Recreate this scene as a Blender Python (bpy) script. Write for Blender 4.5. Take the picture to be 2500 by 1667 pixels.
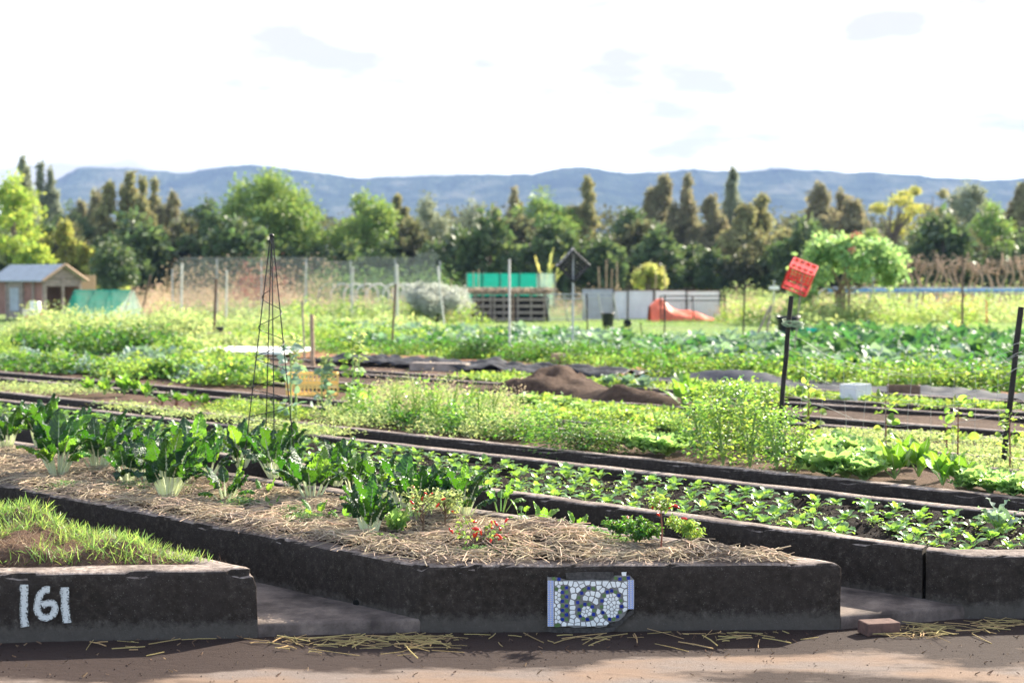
import bpy, math, random
import numpy as np
from mathutils import Vector, noise
for o in list(bpy.data.objects): bpy.data.objects.remove(o)
SC = bpy.context.scene
R_ = math.radians
# ---------------------------------------------------------------- camera
PITCH = 0.0442
F = 3472.0; CH = 1.85
cam = bpy.data.cameras.new('camera'); camo = bpy.data.objects.new('camera', cam)
SC.collection.objects.link(camo); SC.camera = camo
camo.location = (0, 0, CH); camo.rotation_euler = (math.pi/2 - PITCH, 0, 0)
cam.lens = 50; cam.sensor_width = 36; cam.clip_end = 20000; cam.clip_start = 0.1
cam.dof.use_dof = True; cam.dof.focus_distance = 8.0; cam.dof.aperture_fstop = 2.1
# ---------------------------------------------------------------- world
SUN_AZ, SUN_EL = R_(46), R_(31)
W = bpy.data.worlds.new('World'); SC.world = W; W.use_nodes = True
nt = W.node_tree; nt.nodes.clear()
def nd(t, typ, **k):
    n = t.nodes.new(typ)
    for a, b in k.items():
        if a == 'op': n.operation = b
        else: setattr(n, a, b)
    return n
out = nd(nt, 'ShaderNodeOutputWorld'); bg = nd(nt, 'ShaderNodeBackground'); bg.inputs[1].default_value = 0.12
sky = nd(nt, 'ShaderNodeTexSky'); sky.sky_type = 'NISHITA'; sky.sun_disc = False
sky.sun_elevation = SUN_EL; sky.sun_rotation = SUN_AZ; sky.air_density = 1.0; sky.dust_density = 1.5
tc = nd(nt, 'ShaderNodeTexCoord')
dot = nd(nt, 'ShaderNodeVectorMath', op='DOT_PRODUCT'); dot.inputs[1].default_value = (0.25, 0.95, 0.15)
mr = nd(nt, 'ShaderNodeMapRange', interpolation_type='SMOOTHSTEP')
mr.inputs[1].default_value = -0.1; mr.inputs[2].default_value = 0.75; mr.inputs[3].default_value = 0.3; mr.inputs[4].default_value = 1
mp = nd(nt, 'ShaderNodeMapping'); mp.inputs[3].default_value = (3.2, 3.2, 9)
ns = nd(nt, 'ShaderNodeTexNoise'); ns.inputs['Scale'].default_value = 1.9; ns.inputs['Detail'].default_value = 5; ns.inputs['Roughness'].default_value = .5
cr = nd(nt, 'ShaderNodeValToRGB'); cr.color_ramp.elements[0].position = .45; cr.color_ramp.elements[0].color = (5.4, 5.4, 5.4, 1)
cr.color_ramp.elements[1].position = .60; cr.color_ramp.elements[1].color = (2.12, 2.02, 1.98, 1)
mx = nd(nt, 'ShaderNodeMix', data_type='RGBA')
L = nt.links.new
L(tc.outputs['Generated'], dot.inputs[0]); L(dot.outputs['Value'], mr.inputs[0]); L(tc.outputs['Generated'], mp.inputs[0]); L(mp.outputs[0], ns.inputs['Vector'])
L(ns.outputs['Fac'], cr.inputs[0]); L(mr.outputs[0], mx.inputs[0]); L(sky.outputs[0], mx.inputs[6]); L(cr.outputs[0], mx.inputs[7])
L(mx.outputs[2], bg.inputs[0]); L(bg.outputs[0], out.inputs[0])
sl = bpy.data.lights.new('sun', 'SUN'); sl.energy = 5.0; sl.angle = R_(0.53); sl.color = (1, .91, .75)
so = bpy.data.objects.new('sun', sl); SC.collection.objects.link(so)
sd = Vector((math.sin(SUN_AZ)*math.cos(SUN_EL), math.cos(SUN_AZ)*math.cos(SUN_EL), math.sin(SUN_EL)))
so.rotation_euler = (-sd).to_track_quat('-Z', 'Y').to_euler()
SC.view_settings.view_transform = 'Standard'; SC.view_settings.look = 'None'; SC.view_settings.exposure = 1.88; SC.view_settings.gamma = 1
SC.render.engine = 'CYCLES'
SC.cycles.transparent_max_bounces = 8
# ---------------------------------------------------------------- helpers
rng = np.random.default_rng(7); random.seed(7)
def seed(n):
    global rng
    rng = np.random.default_rng(n); random.seed(n)
cp, sp = math.cos(PITCH), math.sin(PITCH)
def ray(px, py):
    vx = (px-1250)/F; vy = -(py-833.5)/F
    return vx, cp + vy*sp, -sp + vy*cp
def A(px, py, z=0.25):
    d = ray(px, py); t = (z-CH)/d[2]; return np.array((d[0]*t, d[1]*t, z))
def AY(px, py, Y):
    d = ray(px, py); t = Y/d[1]; return np.array((d[0]*t, Y, CH + d[2]*t))
K = 2500/2352
def B(x, y, z=0.25): return A(x*K, y*K, z)
def BY(x, y, Y): return AY(x*K, y*K, Y)
def link(o, parent=None, loc=None):
    SC.collection.objects.link(o)
    if parent is not None: o.parent = parent
    if loc is not None: o.location = loc
    return o
def tag(o, label=None, cat=None, group=None, kind=None):
    if label: o['label'] = label
    if cat: o['category'] = cat
    if group: o['group'] = group
    if kind: o['kind'] = kind
    return o
def thing(name, label, cat, loc=(0, 0, 0), rz=0, group=None):
    o = bpy.data.objects.new(name, None); o.empty_display_size = .1
    link(o, None, loc); o.rotation_euler = (0, 0, rz)
    return tag(o, label, cat, group)
class MB:
    def __init__(s): s.v = []; s.f = []; s.n = 0; s.uv = []; s.off = np.zeros(3)
    def add(s, v, f, mat=0, uv=None, smooth=False):
        v = np.asarray(v, float).reshape(-1, 3); f = np.asarray(f, int)
        s.v.append(v); s.f.append((f + s.n, mat, smooth)); s.n += len(v)
        s.uv.append(np.zeros((len(v), 2)) if uv is None else np.asarray(uv, float))
        return s
    def box(s, c, size, rz=0, mat=0, tilt=None):
        x, y, z = np.array(size)/2
        v = np.array([(a*x, b*y, c_*z) for c_ in (-1, 1) for b in (-1, 1) for a in (-1, 1)], float)
        if tilt is not None: v = v @ np.asarray(tilt).T
        cz, sz = math.cos(rz), math.sin(rz)
        v = v @ np.array([(cz, -sz, 0), (sz, cz, 0), (0, 0, 1)]).T + np.array(c)
        return s.add(v, [(0, 2, 3, 1), (4, 5, 7, 6), (0, 1, 5, 4), (2, 6, 7, 3), (0, 4, 6, 2), (1, 3, 7, 5)], mat)
    def tube(s, pts, r, sides=6, mat=0, smooth=True, flat=1.0):
        pts = np.asarray(pts, float); n = len(pts)
        r = np.full(n, r, float) if np.isscalar(r) else np.asarray(r, float)
        t = np.gradient(pts, axis=0); t /= np.linalg.norm(t, axis=1)[:, None] + 1e-9
        up = np.array((0, 0, 1.)) if abs(t[0][2]) < .9 else np.array((1., 0, 0))
        V = []
        for i in range(n):
            a = np.cross(t[i], up); a /= np.linalg.norm(a) + 1e-9; b = np.cross(a, t[i]); up = b
            for k in range(sides):
                q = 2*math.pi*k/sides; V.append(pts[i] + r[i]*(a*math.cos(q) + b*math.sin(q)*flat))
        Fc = [(i*sides+k, i*sides+(k+1) % sides, (i+1)*sides+(k+1) % sides, (i+1)*sides+k) for i in range(n-1) for k in range(sides)]
        base = s.n
        s.add(V, Fc, mat, None, smooth)
        # caps
        c = [pts[0], pts[-1]]
        V2 = [c[0]] + V[:sides] + [c[1]] + V[-sides:]
        f2 = [(0, 1+(k+1) % sides, 1+k) for k in range(sides)] + [(sides+1, sides+2+k, sides+2+(k+1) % sides) for k in range(sides)]
        return s.add(V2, f2, mat)
    def build(s, name, mats, parent=None, loc=None, uv=False):
        me = bpy.data.meshes.new(name)
        if not isinstance(mats, (list, tuple)): mats = [mats]
        for m in mats: me.materials.append(m)
        v = np.concatenate(s.v) if s.v else np.zeros((0, 3))
        idx = np.concatenate([f.ravel() for f, _, _ in s.f]); tot = np.concatenate([np.full(len(f), f.shape[1]) for f, _, _ in s.f])
        mi = np.concatenate([np.full(len(f), m) for f, m, _ in s.f]); sm = np.concatenate([np.full(len(f), sh) for f, _, sh in s.f])
        me.vertices.add(len(v)); me.vertices.foreach_set('co', v.ravel().astype(np.float32))
        me.loops.add(len(idx)); me.loops.foreach_set('vertex_index', idx.astype(np.int32))
        me.polygons.add(len(tot)); me.polygons.foreach_set('loop_start', (np.cumsum(tot)-tot).astype(np.int32))
        me.polygons.foreach_set('material_index', mi.astype(np.int32)); me.polygons.foreach_set('use_smooth', sm.astype(bool))
        if uv:
            u = me.uv_layers.new(name='UVMap'); uvs = np.concatenate(s.uv)[idx]
            u.data.foreach_set('uv', uvs.ravel().astype(np.float32))
        me.update(calc_edges=True)
        o = bpy.data.objects.new(name, me)
        return link(o, parent, loc)
def solo(mb, name, mats, label, cat, group=None, kind=None, origin=None, uv=False):
    """one-mesh top-level object, origin moved to its base"""
    if origin is None:
        v = np.concatenate(mb.v); origin = np.array((*(v.min(0)+v.max(0))[:2]/2, v[:, 2].min()))
    for a in mb.v: a -= origin
    o = mb.build(name, mats, None, tuple(origin), uv)
    return tag(o, label, cat, group, kind)
def copy_tree(o, loc, rz=0, sc=1, label=None, group=None, tilt=None):
    c = o.copy(); SC.collection.objects.link(c); c.location = loc; c.rotation_euler = (tilt[0], tilt[1], rz) if tilt else (0, 0, rz); c.scale = (sc, sc, sc)
    if label: c['label'] = label
    if group: c['group'] = group
    for ch in o.children:
        d = ch.copy(); SC.collection.objects.link(d); d.parent = c
        for g in ch.children:
            e = g.copy(); SC.collection.objects.link(e); e.parent = d
    return c
class Pool:
    """prototypes used in turn; the first use of each moves the prototype itself"""
    def __init__(s, makers): s.m = makers; s.p = [None]*len(makers); s.i = 0
    def put(s, loc, rz, sc, label, group=None, k=None, tilt=None):
        k = s.i % len(s.m) if k is None else k; s.i += 1
        if s.p[k] is None:
            o = s.p[k] = s.m[k](); o.location = loc; o.rotation_euler = (tilt[0], tilt[1], rz) if tilt else (0, 0, rz); o.scale = (sc,)*3
            if label: o['label'] = label
            if group: o['group'] = group
            return o
        return copy_tree(s.p[k], loc, rz, sc, label, group, tilt)
def frames(d, nrm):
    """columns side, along, normal"""
    d = d/(np.linalg.norm(d, axis=1)[:, None]+1e-9); s = np.cross(d, nrm); s /= np.linalg.norm(s, axis=1)[:, None]+1e-9
    n = np.cross(s, d); return np.stack([s, d, n], axis=2)
def inst(mb, T, pos, Rm, sc, mat=0, smooth=False):
    tv, tf = T; N = len(pos); k = len(tv)
    sc = np.asarray(sc, float)
    if sc.ndim == 1: sc = sc[:, None].repeat(3, 1)
    v = np.einsum('nij,nkj->nki', Rm, tv[None]*sc[:, None, :]) + pos[:, None, :]
    f = (tf[None] + (np.arange(N)*k)[:, None, None]).reshape(-1, tf.shape[1])
    mb.add(v.reshape(-1, 3), f, mat, None, smooth)
def grid_T(st, across=3, fold=.15, bend=.3):
    v = []; 
    for (y, w, z) in st:
        for j in range(across):
            t = -1 + 2*j/(across-1); v.append((t*w, y - .0*abs(t), z + fold*abs(t)*w*2 - bend*y*y))
    f = [(i*across+j, i*across+j+1, (i+1)*across+j+1, (i+1)*across+j) for i in range(len(st)-1) for j in range(across-1)]
    return np.array(v, float), np.array(f)
T_OVAL = grid_T([(0, .03, 0), (.2, .2, .03), (.5, .33, .02), (.8, .25, 0), (1, .04, 0)])
T_LEAF = grid_T([(0, .04, 0), (.4, .27, .02), (1, .03, 0)], 3)
T_DIA = grid_T([(0, .05, 0), (.45, .34, .0), (1, .05, 0)], 2, 0, .25)
T_BLADE = grid_T([(0, .03, 0), (.35, .03, 0), (.7, .022, 0), (1, .003, 0)], 2, 0, .35)
T_ROUND = grid_T([(0, .12, 0), (.25, .38, .06), (.55, .48, .08), (.85, .38, .02), (1, .12, -.04)], 5, .12, .2)
T_STRAW = (np.array([(a, y, b) for y in (0, .5, 1) for a, b in ((-.5, -.5), (.5, -.5), (.5, .5), (-.5, .5))], float) + np.array([(0, 0, 0)]*4+[(6, 0, 3.5)]*4+[(0, 0, 0)]*4),
           np.array([(i*4+k, i*4+(k+1) % 4, (i+1)*4+(k+1) % 4, (i+1)*4+k) for i in range(2) for k in range(4)]))
def rdir(n, zmin=-1, zmax=1):
    z = rng.uniform(zmin, zmax, n); a = rng.uniform(0, 2*math.pi, n); r = np.sqrt(1-z*z); return np.stack([r*np.cos(a), r*np.sin(a), z], 1)
def fn(x, y, z=0, s=1.): return noise.noise(Vector((x*s, y*s, z*s)))
def fbm(x, y, s=1., o=4):
    a = 0; m = 1
    for _ in range(o): a += m*noise.noise(Vector((x*s, y*s, 3.3))); s *= 2.1; m *= .5
    return a
T_ROCK = (np.array([(1, 0, 0), (-.8, .2, 0), (.1, .9, .1), (0, -1, -.1), (.1, 0, .8), (0, .1, -.7)]), np.array([(0, 2, 4), (2, 1, 4), (1, 3, 4), (3, 0, 4), (2, 0, 5), (1, 2, 5), (3, 1, 5), (0, 3, 5)]))
_o = ['first', 'second', 'third', 'fourth', 'fifth', 'sixth', 'seventh', 'eighth', 'ninth', 'tenth', 'eleventh', 'twelfth', 'thirteenth', 'fourteenth', 'fifteenth', 'sixteenth', 'seventeenth', 'eighteenth', 'nineteenth']
def ordw(i):
    if i < 19: return _o[i]
    i += 1; t = ['', '', 'twenty', 'thirty', 'forty', 'fifty', 'sixty', 'seventy', 'eighty', 'ninety'][i//10]
    return (t[:-1] + 'ieth') if i % 10 == 0 else t + ' ' + _o[i % 10-1]
T_STRAW0 = (T_STRAW[0].copy(), T_STRAW[1]); T_STRAW0[0][4:8] -= np.array((4.8, 0, 3.2))
# ---------------------------------------------------------------- materials
def newmat(name):
    m = bpy.data.materials.new(name); m.use_nodes = True; t = m.node_tree; t.nodes.clear()
    return m, t, nd(t, 'ShaderNodeOutputMaterial')
def ramp(t, stops, src=None):
    r = nd(t, 'ShaderNodeValToRGB'); e = r.color_ramp.elements
    while len(e) < len(stops): e.new(.5)
    for i, (p, c) in enumerate(stops): e[i].position = p; e[i].color = (*c, 1)
    if src is not None: t.links.new(src, r.inputs[0])
    return r.outputs[0]
def nz(t, scale, detail=4, rough=.6, vec=None, typ='ShaderNodeTexNoise'):
    n = nd(t, typ); n.inputs['Scale'].default_value = scale
    if typ == 'ShaderNodeTexNoise': n.inputs['Detail'].default_value = detail; n.inputs['Roughness'].default_value = rough
    if vec is None:
        c = nd(t, 'ShaderNodeTexCoord'); vec = c.outputs['Object']
    t.links.new(vec, n.inputs['Vector']); return n.outputs['Fac' if typ == 'ShaderNodeTexNoise' else 'Distance']
def mixc(t, f, a, b, blend='MIX'):
    m = nd(t, 'ShaderNodeMix', data_type='RGBA', blend_type=blend)
    for i, x in ((0, f), (6, a), (7, b)):
        if isinstance(x, (int, float)): m.inputs[i].default_value = x
        elif isinstance(x, tuple): m.inputs[i].default_value = (*x, 1)
        else: t.links.new(x, m.inputs[i])
    return m.outputs[2]
def bump(t, h, strength=.5, dist=.01):
    b = nd(t, 'ShaderNodeBump'); b.inputs['Strength'].default_value = strength; b.inputs['Distance'].default_value = dist
    t.links.new(h, b.inputs['Height']); return b.outputs[0]
def principled(t, out, col, rough=.8, nrm=None, spec=.3, metal=0):
    p = nd(t, 'ShaderNodeBsdfPrincipled')
    if isinstance(col, tuple): p.inputs['Base Color'].default_value = (*col, 1)
    else: t.links.new(col, p.inputs['Base Color'])
    if isinstance(rough, (int, float)): p.inputs['Roughness'].default_value = rough
    else: t.links.new(rough, p.inputs['Roughness'])
    p.inputs['Specular IOR Level'].default_value = spec; p.inputs['Metallic'].default_value = metal
    if nrm is not None: t.links.new(nrm, p.inputs['Normal'])
    if out is not None: t.links.new(p.outputs[0], out.inputs[0])
    return p
def simple(name, col, rough=.6, var=.25, scale=6, metal=0, spec=.4, bmp=.2):
    m, t, o = newmat(name); f = nz(t, scale)
    c = ramp(t, [(.3, tuple(x*(1-var) for x in col)), (.7, tuple(min(1, x*(1+var)) for x in col))], f)
    f2 = nz(t, scale*12, 3)
    principled(t, o, c, rough, bump(t, f2, bmp, .004), spec, metal); return m
def leafmat(name, col, tcol, trans=.45, rough=.45, var=.35, spec=.4, hue=.03, nscale=0, bmp=0, uvrib=None, col2=None):
    m, t, o = newmat(name); g = nd(t, 'ShaderNodeNewGeometry'); oi = nd(t, 'ShaderNodeObjectInfo')
    ad = nd(t, 'ShaderNodeMath', op='ADD'); t.links.new(g.outputs['Random Per Island'], ad.inputs[0]); t.links.new(oi.outputs['Random'], ad.inputs[1])
    fr = nd(t, 'ShaderNodeMath', op='FRACT'); t.links.new(ad.outputs[0], fr.inputs[0])
    def hsv(c):
        h = nd(t, 'ShaderNodeHueSaturation')
        a = nd(t, 'ShaderNodeMapRange'); a.inputs[3].default_value = .5-hue; a.inputs[4].default_value = .5+hue; t.links.new(fr.outputs[0], a.inputs[0]); t.links.new(a.outputs[0], h.inputs['Hue'])
        b = nd(t, 'ShaderNodeMapRange'); b.inputs[3].default_value = 1-var; b.inputs[4].default_value = 1+var; t.links.new(g.outputs['Random Per Island'], b.inputs[0]); t.links.new(b.outputs[0], h.inputs['Value'])
        if isinstance(c, tuple): h.inputs['Color'].default_value = (*c, 1)
        else: t.links.new(c, h.inputs['Color'])
        return h.outputs[0]
    c1 = col
    if col2:
        c1 = mixc(t, ramp(t, [(.42, (0, 0, 0)), (.62, (1, 1, 1))], nz(t, nscale or 1.5, 3)), col, col2)
    c1 = hsv(c1); c2 = hsv(tcol)
    if uvrib:
        uvn = nd(t, 'ShaderNodeUVMap'); sx = nd(t, 'ShaderNodeSeparateXYZ'); t.links.new(uvn.outputs[0], sx.inputs[0])
        ab = nd(t, 'ShaderNodeMath', op='ABSOLUTE'); t.links.new(sx.outputs[0], ab.inputs[0])
        # side veins: slanted stripes in leaf coordinates
        m1 = nd(t, 'ShaderNodeMath', op='MULTIPLY_ADD'); t.links.new(ab.outputs[0], m1.inputs[0]); m1.inputs[1].default_value = -.3; t.links.new(sx.outputs[1], m1.inputs[2])
        m2 = nd(t, 'ShaderNodeMath', op='MULTIPLY'); t.links.new(m1.outputs[0], m2.inputs[0]); m2.inputs[1].default_value = 8
        m3 = nd(t, 'ShaderNodeMath', op='FRACT'); t.links.new(m2.outputs[0], m3.inputs[0])
        vein = ramp(t, [(0, (.55,)*3), (.07, (0,)*3), (.93, (0,)*3), (1, (.55,)*3)], m3.outputs[0])
        rw = ramp(t, [(.045, (1,)*3), (.09, (0,)*3)], ab.outputs[0])
        mm = nd(t, 'ShaderNodeMix', data_type='RGBA', blend_type='LIGHTEN'); mm.inputs[0].default_value = 1; t.links.new(vein, mm.inputs[6]); t.links.new(rw, mm.inputs[7])
        c1 = mixc(t, mm.outputs[2], c1, uvrib); c2 = mixc(t, mm.outputs[2], c2, tuple(x*.9 for x in uvrib))
    nrm = bump(t, nz(t, 60, 3), bmp, .01) if bmp else None
    p = principled(t, None, c1, rough, nrm, spec)
    tr = nd(t, 'ShaderNodeBsdfTranslucent'); t.links.new(c2, tr.inputs[0])
    if nrm is not None: t.links.new(nrm, tr.inputs['Normal'])
    ms = nd(t, 'ShaderNodeMixShader'); ms.inputs[0].default_value = trans
    t.links.new(p.outputs[0], ms.inputs[1]); t.links.new(tr.outputs[0], ms.inputs[2]); t.links.new(ms.outputs[0], o.inputs[0]); return m
M = {}
def concrete():
    m, t, o = newmat('concrete'); g = nd(t, 'ShaderNodeNewGeometry'); s = nd(t, 'ShaderNodeSeparateXYZ'); t.links.new(g.outputs['True Normal'], s.inputs[0])
    pos = g.outputs['Position']
    f1 = nz(t, 3, 6, .65, pos); f2 = nz(t, 26, 6, .7, pos); f3 = nz(t, 140, 3, .6, pos)
    mould_shade = ramp(t, [(.3, (.018, .0140, .0115)), (.5, (.033, .0262, .0215)), (.62, (.052, .042, .035)), (.72, (.12, .104, .090))], f2)
    mould_shade = mixc(t, ramp(t, [(.42, (0,)*3), (.68, (.5,)*3)], f1), mould_shade, (.045, .036, .032))
    specks = ramp(t, [(.64, (0,)*3), (.72, (.7,)*3)], f3); mould_shade = mixc(t, specks, mould_shade, (.20, .185, .17))
    # grey lime bloom near the foot of the walls
    sp_ = nd(t, 'ShaderNodeSeparateXYZ'); t.links.new(pos, sp_.inputs[0])
    ab = nd(t, 'ShaderNodeMath', op='MULTIPLY_ADD'); t.links.new(f2, ab.inputs[0]); ab.inputs[1].default_value = -.12; t.links.new(sp_.outputs[2], ab.inputs[2])
    bl = ramp(t, [(-.0, (.5,)*3), (.05, (0,)*3)], ab.outputs[0]); mould_shade = mixc(t, bl, mould_shade, (.12, .108, .096))
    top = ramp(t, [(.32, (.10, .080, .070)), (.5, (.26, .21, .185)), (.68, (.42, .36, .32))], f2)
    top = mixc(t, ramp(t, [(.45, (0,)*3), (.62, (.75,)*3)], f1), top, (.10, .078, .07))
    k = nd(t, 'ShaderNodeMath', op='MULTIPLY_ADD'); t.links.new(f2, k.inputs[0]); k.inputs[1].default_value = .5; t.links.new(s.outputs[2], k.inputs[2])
    c = mixc(t, ramp(t, [(.85, (0,)*3), (1.0, (1,)*3)], k.outputs[0]), mould_shade, top)  # tops painted paler for dust and sun, faces darker for mould and shade
    ad = nd(t, 'ShaderNodeMath', op='MULTIPLY_ADD'); t.links.new(f3, ad.inputs[0]); ad.inputs[1].default_value = .3; t.links.new(f2, ad.inputs[2])
    principled(t, o, c, .92, bump(t, ad.outputs[0], .8, .012), .15); return m
M['concrete'] = concrete()
def soilm(name, a, b, c, sc=30, bs=.9):
    m, t, o = newmat(name); g = nd(t, 'ShaderNodeNewGeometry'); pos = g.outputs['Position']
    f = nz(t, sc, 6, .7, pos); f2 = nz(t, sc*5, 3, .6, pos); f0 = nz(t, 1.2, 4, .6, pos)
    col = ramp(t, [(.3, a), (.5, b), (.72, c)], f); col = mixc(t, ramp(t, [(.4, (0,)*3), (.7, (.5,)*3)], f0), col, c)
    ad = nd(t, 'ShaderNodeMath', op='MULTIPLY_ADD'); t.links.new(f2, ad.inputs[0]); ad.inputs[1].default_value = .4; t.links.new(f, ad.inputs[2])
    principled(t, o, col, .95, bump(t, ad.outputs[0], bs, .03), .15); return m
M['soil'] = soilm('dark_soil', (.006, .004, .004), (.013, .009, .008), (.032, .021, .018))
M['brownsoil'] = soilm('brown_soil', (.05, .03, .022), (.10, .062, .045), (.17, .11, .08))
M['redsoil'] = soilm('terracotta_soil', (.13, .065, .035), (.24, .12, .065), (.34, .19, .11), 12)
M['mound'] = soilm('mound_soil', (.028, .017, .012), (.06, .037, .027), (.12, .078, .055), 14)
def roadm():
    m, t, o = newmat('road_dirt'); g = nd(t, 'ShaderNodeNewGeometry'); pos = g.outputs['Position']
    mpn = nd(t, 'ShaderNodeMapping'); mpn.inputs[3].default_value = (1, 2.4, 1); t.links.new(pos, mpn.inputs[0])
    f0 = nz(t, .75, 4, .55, mpn.outputs[0]); f1 = nz(t, 9, 6, .7, mpn.outputs[0]); f2 = nz(t, 160, 4, .7, pos); f3 = nz(t, 1.6, 3, .5, mpn.outputs[0])
    pale = ramp(t, [(.35, (.105, .080, .070)), (.65, (.20, .162, .142))], f2)
    pale = mixc(t, ramp(t, [(.4, (0,)*3), (.6, (.6,)*3)], f3), pale, (.20, .125, .08))
    dark = ramp(t, [(.3, (.014, .009, .008)), (.7, (.045, .028, .024))], f2)
    ad = nd(t, 'ShaderNodeMath', op='MULTIPLY_ADD'); t.links.new(f1, ad.inputs[0]); ad.inputs[1].default_value = .16; t.links.new(f0, ad.inputs[2])
    # damp earth and the wall's shadow, both painted dark along the bed foot
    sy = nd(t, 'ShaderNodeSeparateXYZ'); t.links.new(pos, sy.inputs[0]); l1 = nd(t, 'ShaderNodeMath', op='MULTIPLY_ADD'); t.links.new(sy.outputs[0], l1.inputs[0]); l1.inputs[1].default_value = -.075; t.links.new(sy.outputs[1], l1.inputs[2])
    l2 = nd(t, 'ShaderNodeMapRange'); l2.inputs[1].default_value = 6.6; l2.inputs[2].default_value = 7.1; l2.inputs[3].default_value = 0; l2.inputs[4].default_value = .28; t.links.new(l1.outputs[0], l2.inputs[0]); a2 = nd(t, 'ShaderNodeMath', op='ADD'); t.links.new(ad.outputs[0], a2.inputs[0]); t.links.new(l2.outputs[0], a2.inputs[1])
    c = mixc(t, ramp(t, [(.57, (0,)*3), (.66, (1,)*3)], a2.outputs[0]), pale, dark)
    c = mixc(t, ramp(t, [(.70, (0,)*3), (.76, (.6,)*3)], nz(t, 75, 3, .5, pos)), c, (.03, .022, .02))
    b = nd(t, 'ShaderNodeMath', op='MULTIPLY_ADD'); t.links.new(f2, b.inputs[0]); b.inputs[1].default_value = .35; t.links.new(f1, b.inputs[2])
    principled(t, o, c, .9, bump(t, b.outputs[0], .7, .012), .2); return m
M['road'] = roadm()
def pathm():
    m, t, o = newmat('path_concrete'); g = nd(t, 'ShaderNodeNewGeometry'); pos = g.outputs['Position']
    f1 = nz(t, 5, 6, .65, pos); f2 = nz(t, 130, 4, .7, pos)
    c = ramp(t, [(.34, (.055, .043, .038)), (.5, (.12, .095, .084)), (.66, (.21, .165, .14))], f1)
    c = mixc(t, ramp(t, [(.55, (0,)*3), (.72, (.7,)*3)], f2), c, (.05, .04, .038))
    principled(t, o, c, .88, bump(t, f2, .6, .006), .2); return m
M['path'] = pathm()
def groundm():
    m, t, o = newmat('ground_grass'); g = nd(t, 'ShaderNodeNewGeometry'); pos = g.outputs['Position']
    f1 = nz(t, .25, 5, .6, pos); f2 = nz(t, 6, 5, .7, pos)
    c = ramp(t, [(.3, (.07, .11, .03)), (.5, (.12, .19, .05)), (.7, (.19, .25, .09))], f2)
    c = mixc(t, ramp(t, [(.5, (0,)*3), (.7, (.7,)*3)], f1), c, (.20, .17, .09))
    principled(t, o, c, .95, bump(t, f2, .8, .05), .1); return m
M['ground'] = groundm()
# leaves
M['chard'] = leafmat('chard_leaf', (.017, .046, .032), (.11, .33, .010), .26, .46, .25, .5, .015, bmp=.35, uvrib=(.14, .26, .10))
M['chardpale'] = leafmat('chard_leaf_young', (.05, .16, .03), (.26, .50, .03), .48, .38, .2, .5, .015, bmp=.3, uvrib=(.40, .52, .25))
M['stalk'] = leafmat('white_stalk', (.78, .82, .62), (.80, .84, .52), .35, .4, .08, .4, .005)
M['seedling'] = leafmat('seedling_leaf', (.13, .27, .10), (.34, .58, .07), .42, .36, .2, .55, .012)
M['seedstalk'] = leafmat('pale_stalk', (.32, .48, .17), (.45, .62, .15), .35, .45, .1, .4)
M['cabbage'] = leafmat('blue_green_leaf', (.22, .30, .27), (.28, .45, .20), .34, .55, .35, .35, .02)
M['kale'] = leafmat('dark_green_leaf', (.045, .12, .08), (.14, .34, .07), .34, .55, .35, .3, .02)
M['lettuce'] = leafmat('lettuce_leaf', (.24, .42, .14), (.42, .62, .17), .48, .4, .2, .4, .015)
M['weed'] = leafmat('weed_leaf', (.15, .26, .065), (.38, .54, .08), .48, .45, .4, .4, .03)
M['weedpale'] = leafmat('pale_weed_leaf', (.29, .36, .15), (.50, .60, .20), .46, .5, .35, .3, .03)
M['weeddark'] = leafmat('deep_green_leaf', (.05, .12, .035), (.16, .34, .03), .42, .45, .4, .4, .03)
M['greygreen'] = leafmat('small_weed_leaf', (.10, .20, .09), (.25, .40, .10), .4, .5, .3, .3, .03)
M['grass'] = leafmat('grass_blade', (.16, .27, .075), (.34, .50, .10), .5, .42, .4, .4, .03)
M['straw'] = leafmat('straw_stem', (.54, .43, .30), (.52, .41, .25), .2, .6, .5, .3, .02, nscale=3, col2=(.27, .22, .18))
M['goldstraw'] = leafmat('golden_straw', (.44, .33, .15), (.5, .38, .15), .2, .5, .35, .4, .02)
M['dry'] = leafmat('dry_leaf', (.50, .38, .26), (.6, .46, .30), .35, .7, .35, .2, .03)
M['dryred'] = leafmat('dry_red_leaf', (.30, .10, .08), (.42, .13, .09), .35, .7, .35, .2, .03)
M['root'] = leafmat('dead_root', (.20, .13, .085), (.28, .18, .11), .2, .8, .5, .2, .02)
M['silver'] = leafmat('silver_leaf', (.47, .49, .44), (.56, .58, .50), .4, .6, .25, .2, .01)
M['yellowleaf'] = leafmat('yellow_leaf', (.42, .42, .12), (.62, .62, .18), .5, .5, .3, .3, .03)
M['brightleaf'] = leafmat('bright_tree_leaf', (.22, .32, .06), (.50, .62, .10), .5, .5, .35, .3, .03)
M['flower'] = simple('orange_flower', (.75, .28, .03), .6)
M['whiteflower'] = simple('white_flower', (.8, .78, .68), .6)
M['chilli'] = simple('red_chilli', (.62, .025, .012), .25, .2, 20, 0, .6, 0)
M['twig'] = simple('brown_twig', (.13, .085, .055), .8, .3, 20)
M['reed'] = simple('green_stem', (.22, .33, .10), .6, .2, 20)
M['reddish'] = simple('reddish_stem', (.20, .075, .05), .7, .3, 20)
M['bark'] = simple('tree_bark', (.14, .11, .085), .9, .4, 2)
M['blackmetal'] = simple('black_metal', (.015, .014, .016), .4, .2, 10, .3)
M['steel'] = simple('grey_steel', (.42, .43, .45), .4, .15, 10, .5)
M['darkwood'] = simple('dark_stake', (.022, .017, .016), .8, .5, 14, bmp=.8)
M['wood'] = simple('tan_wood', (.36, .25, .17), .8, .3, 9, bmp=.6)
M['greywood'] = simple('grey_wood', (.27, .22, .19), .85, .35, 9, bmp=.6)
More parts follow.
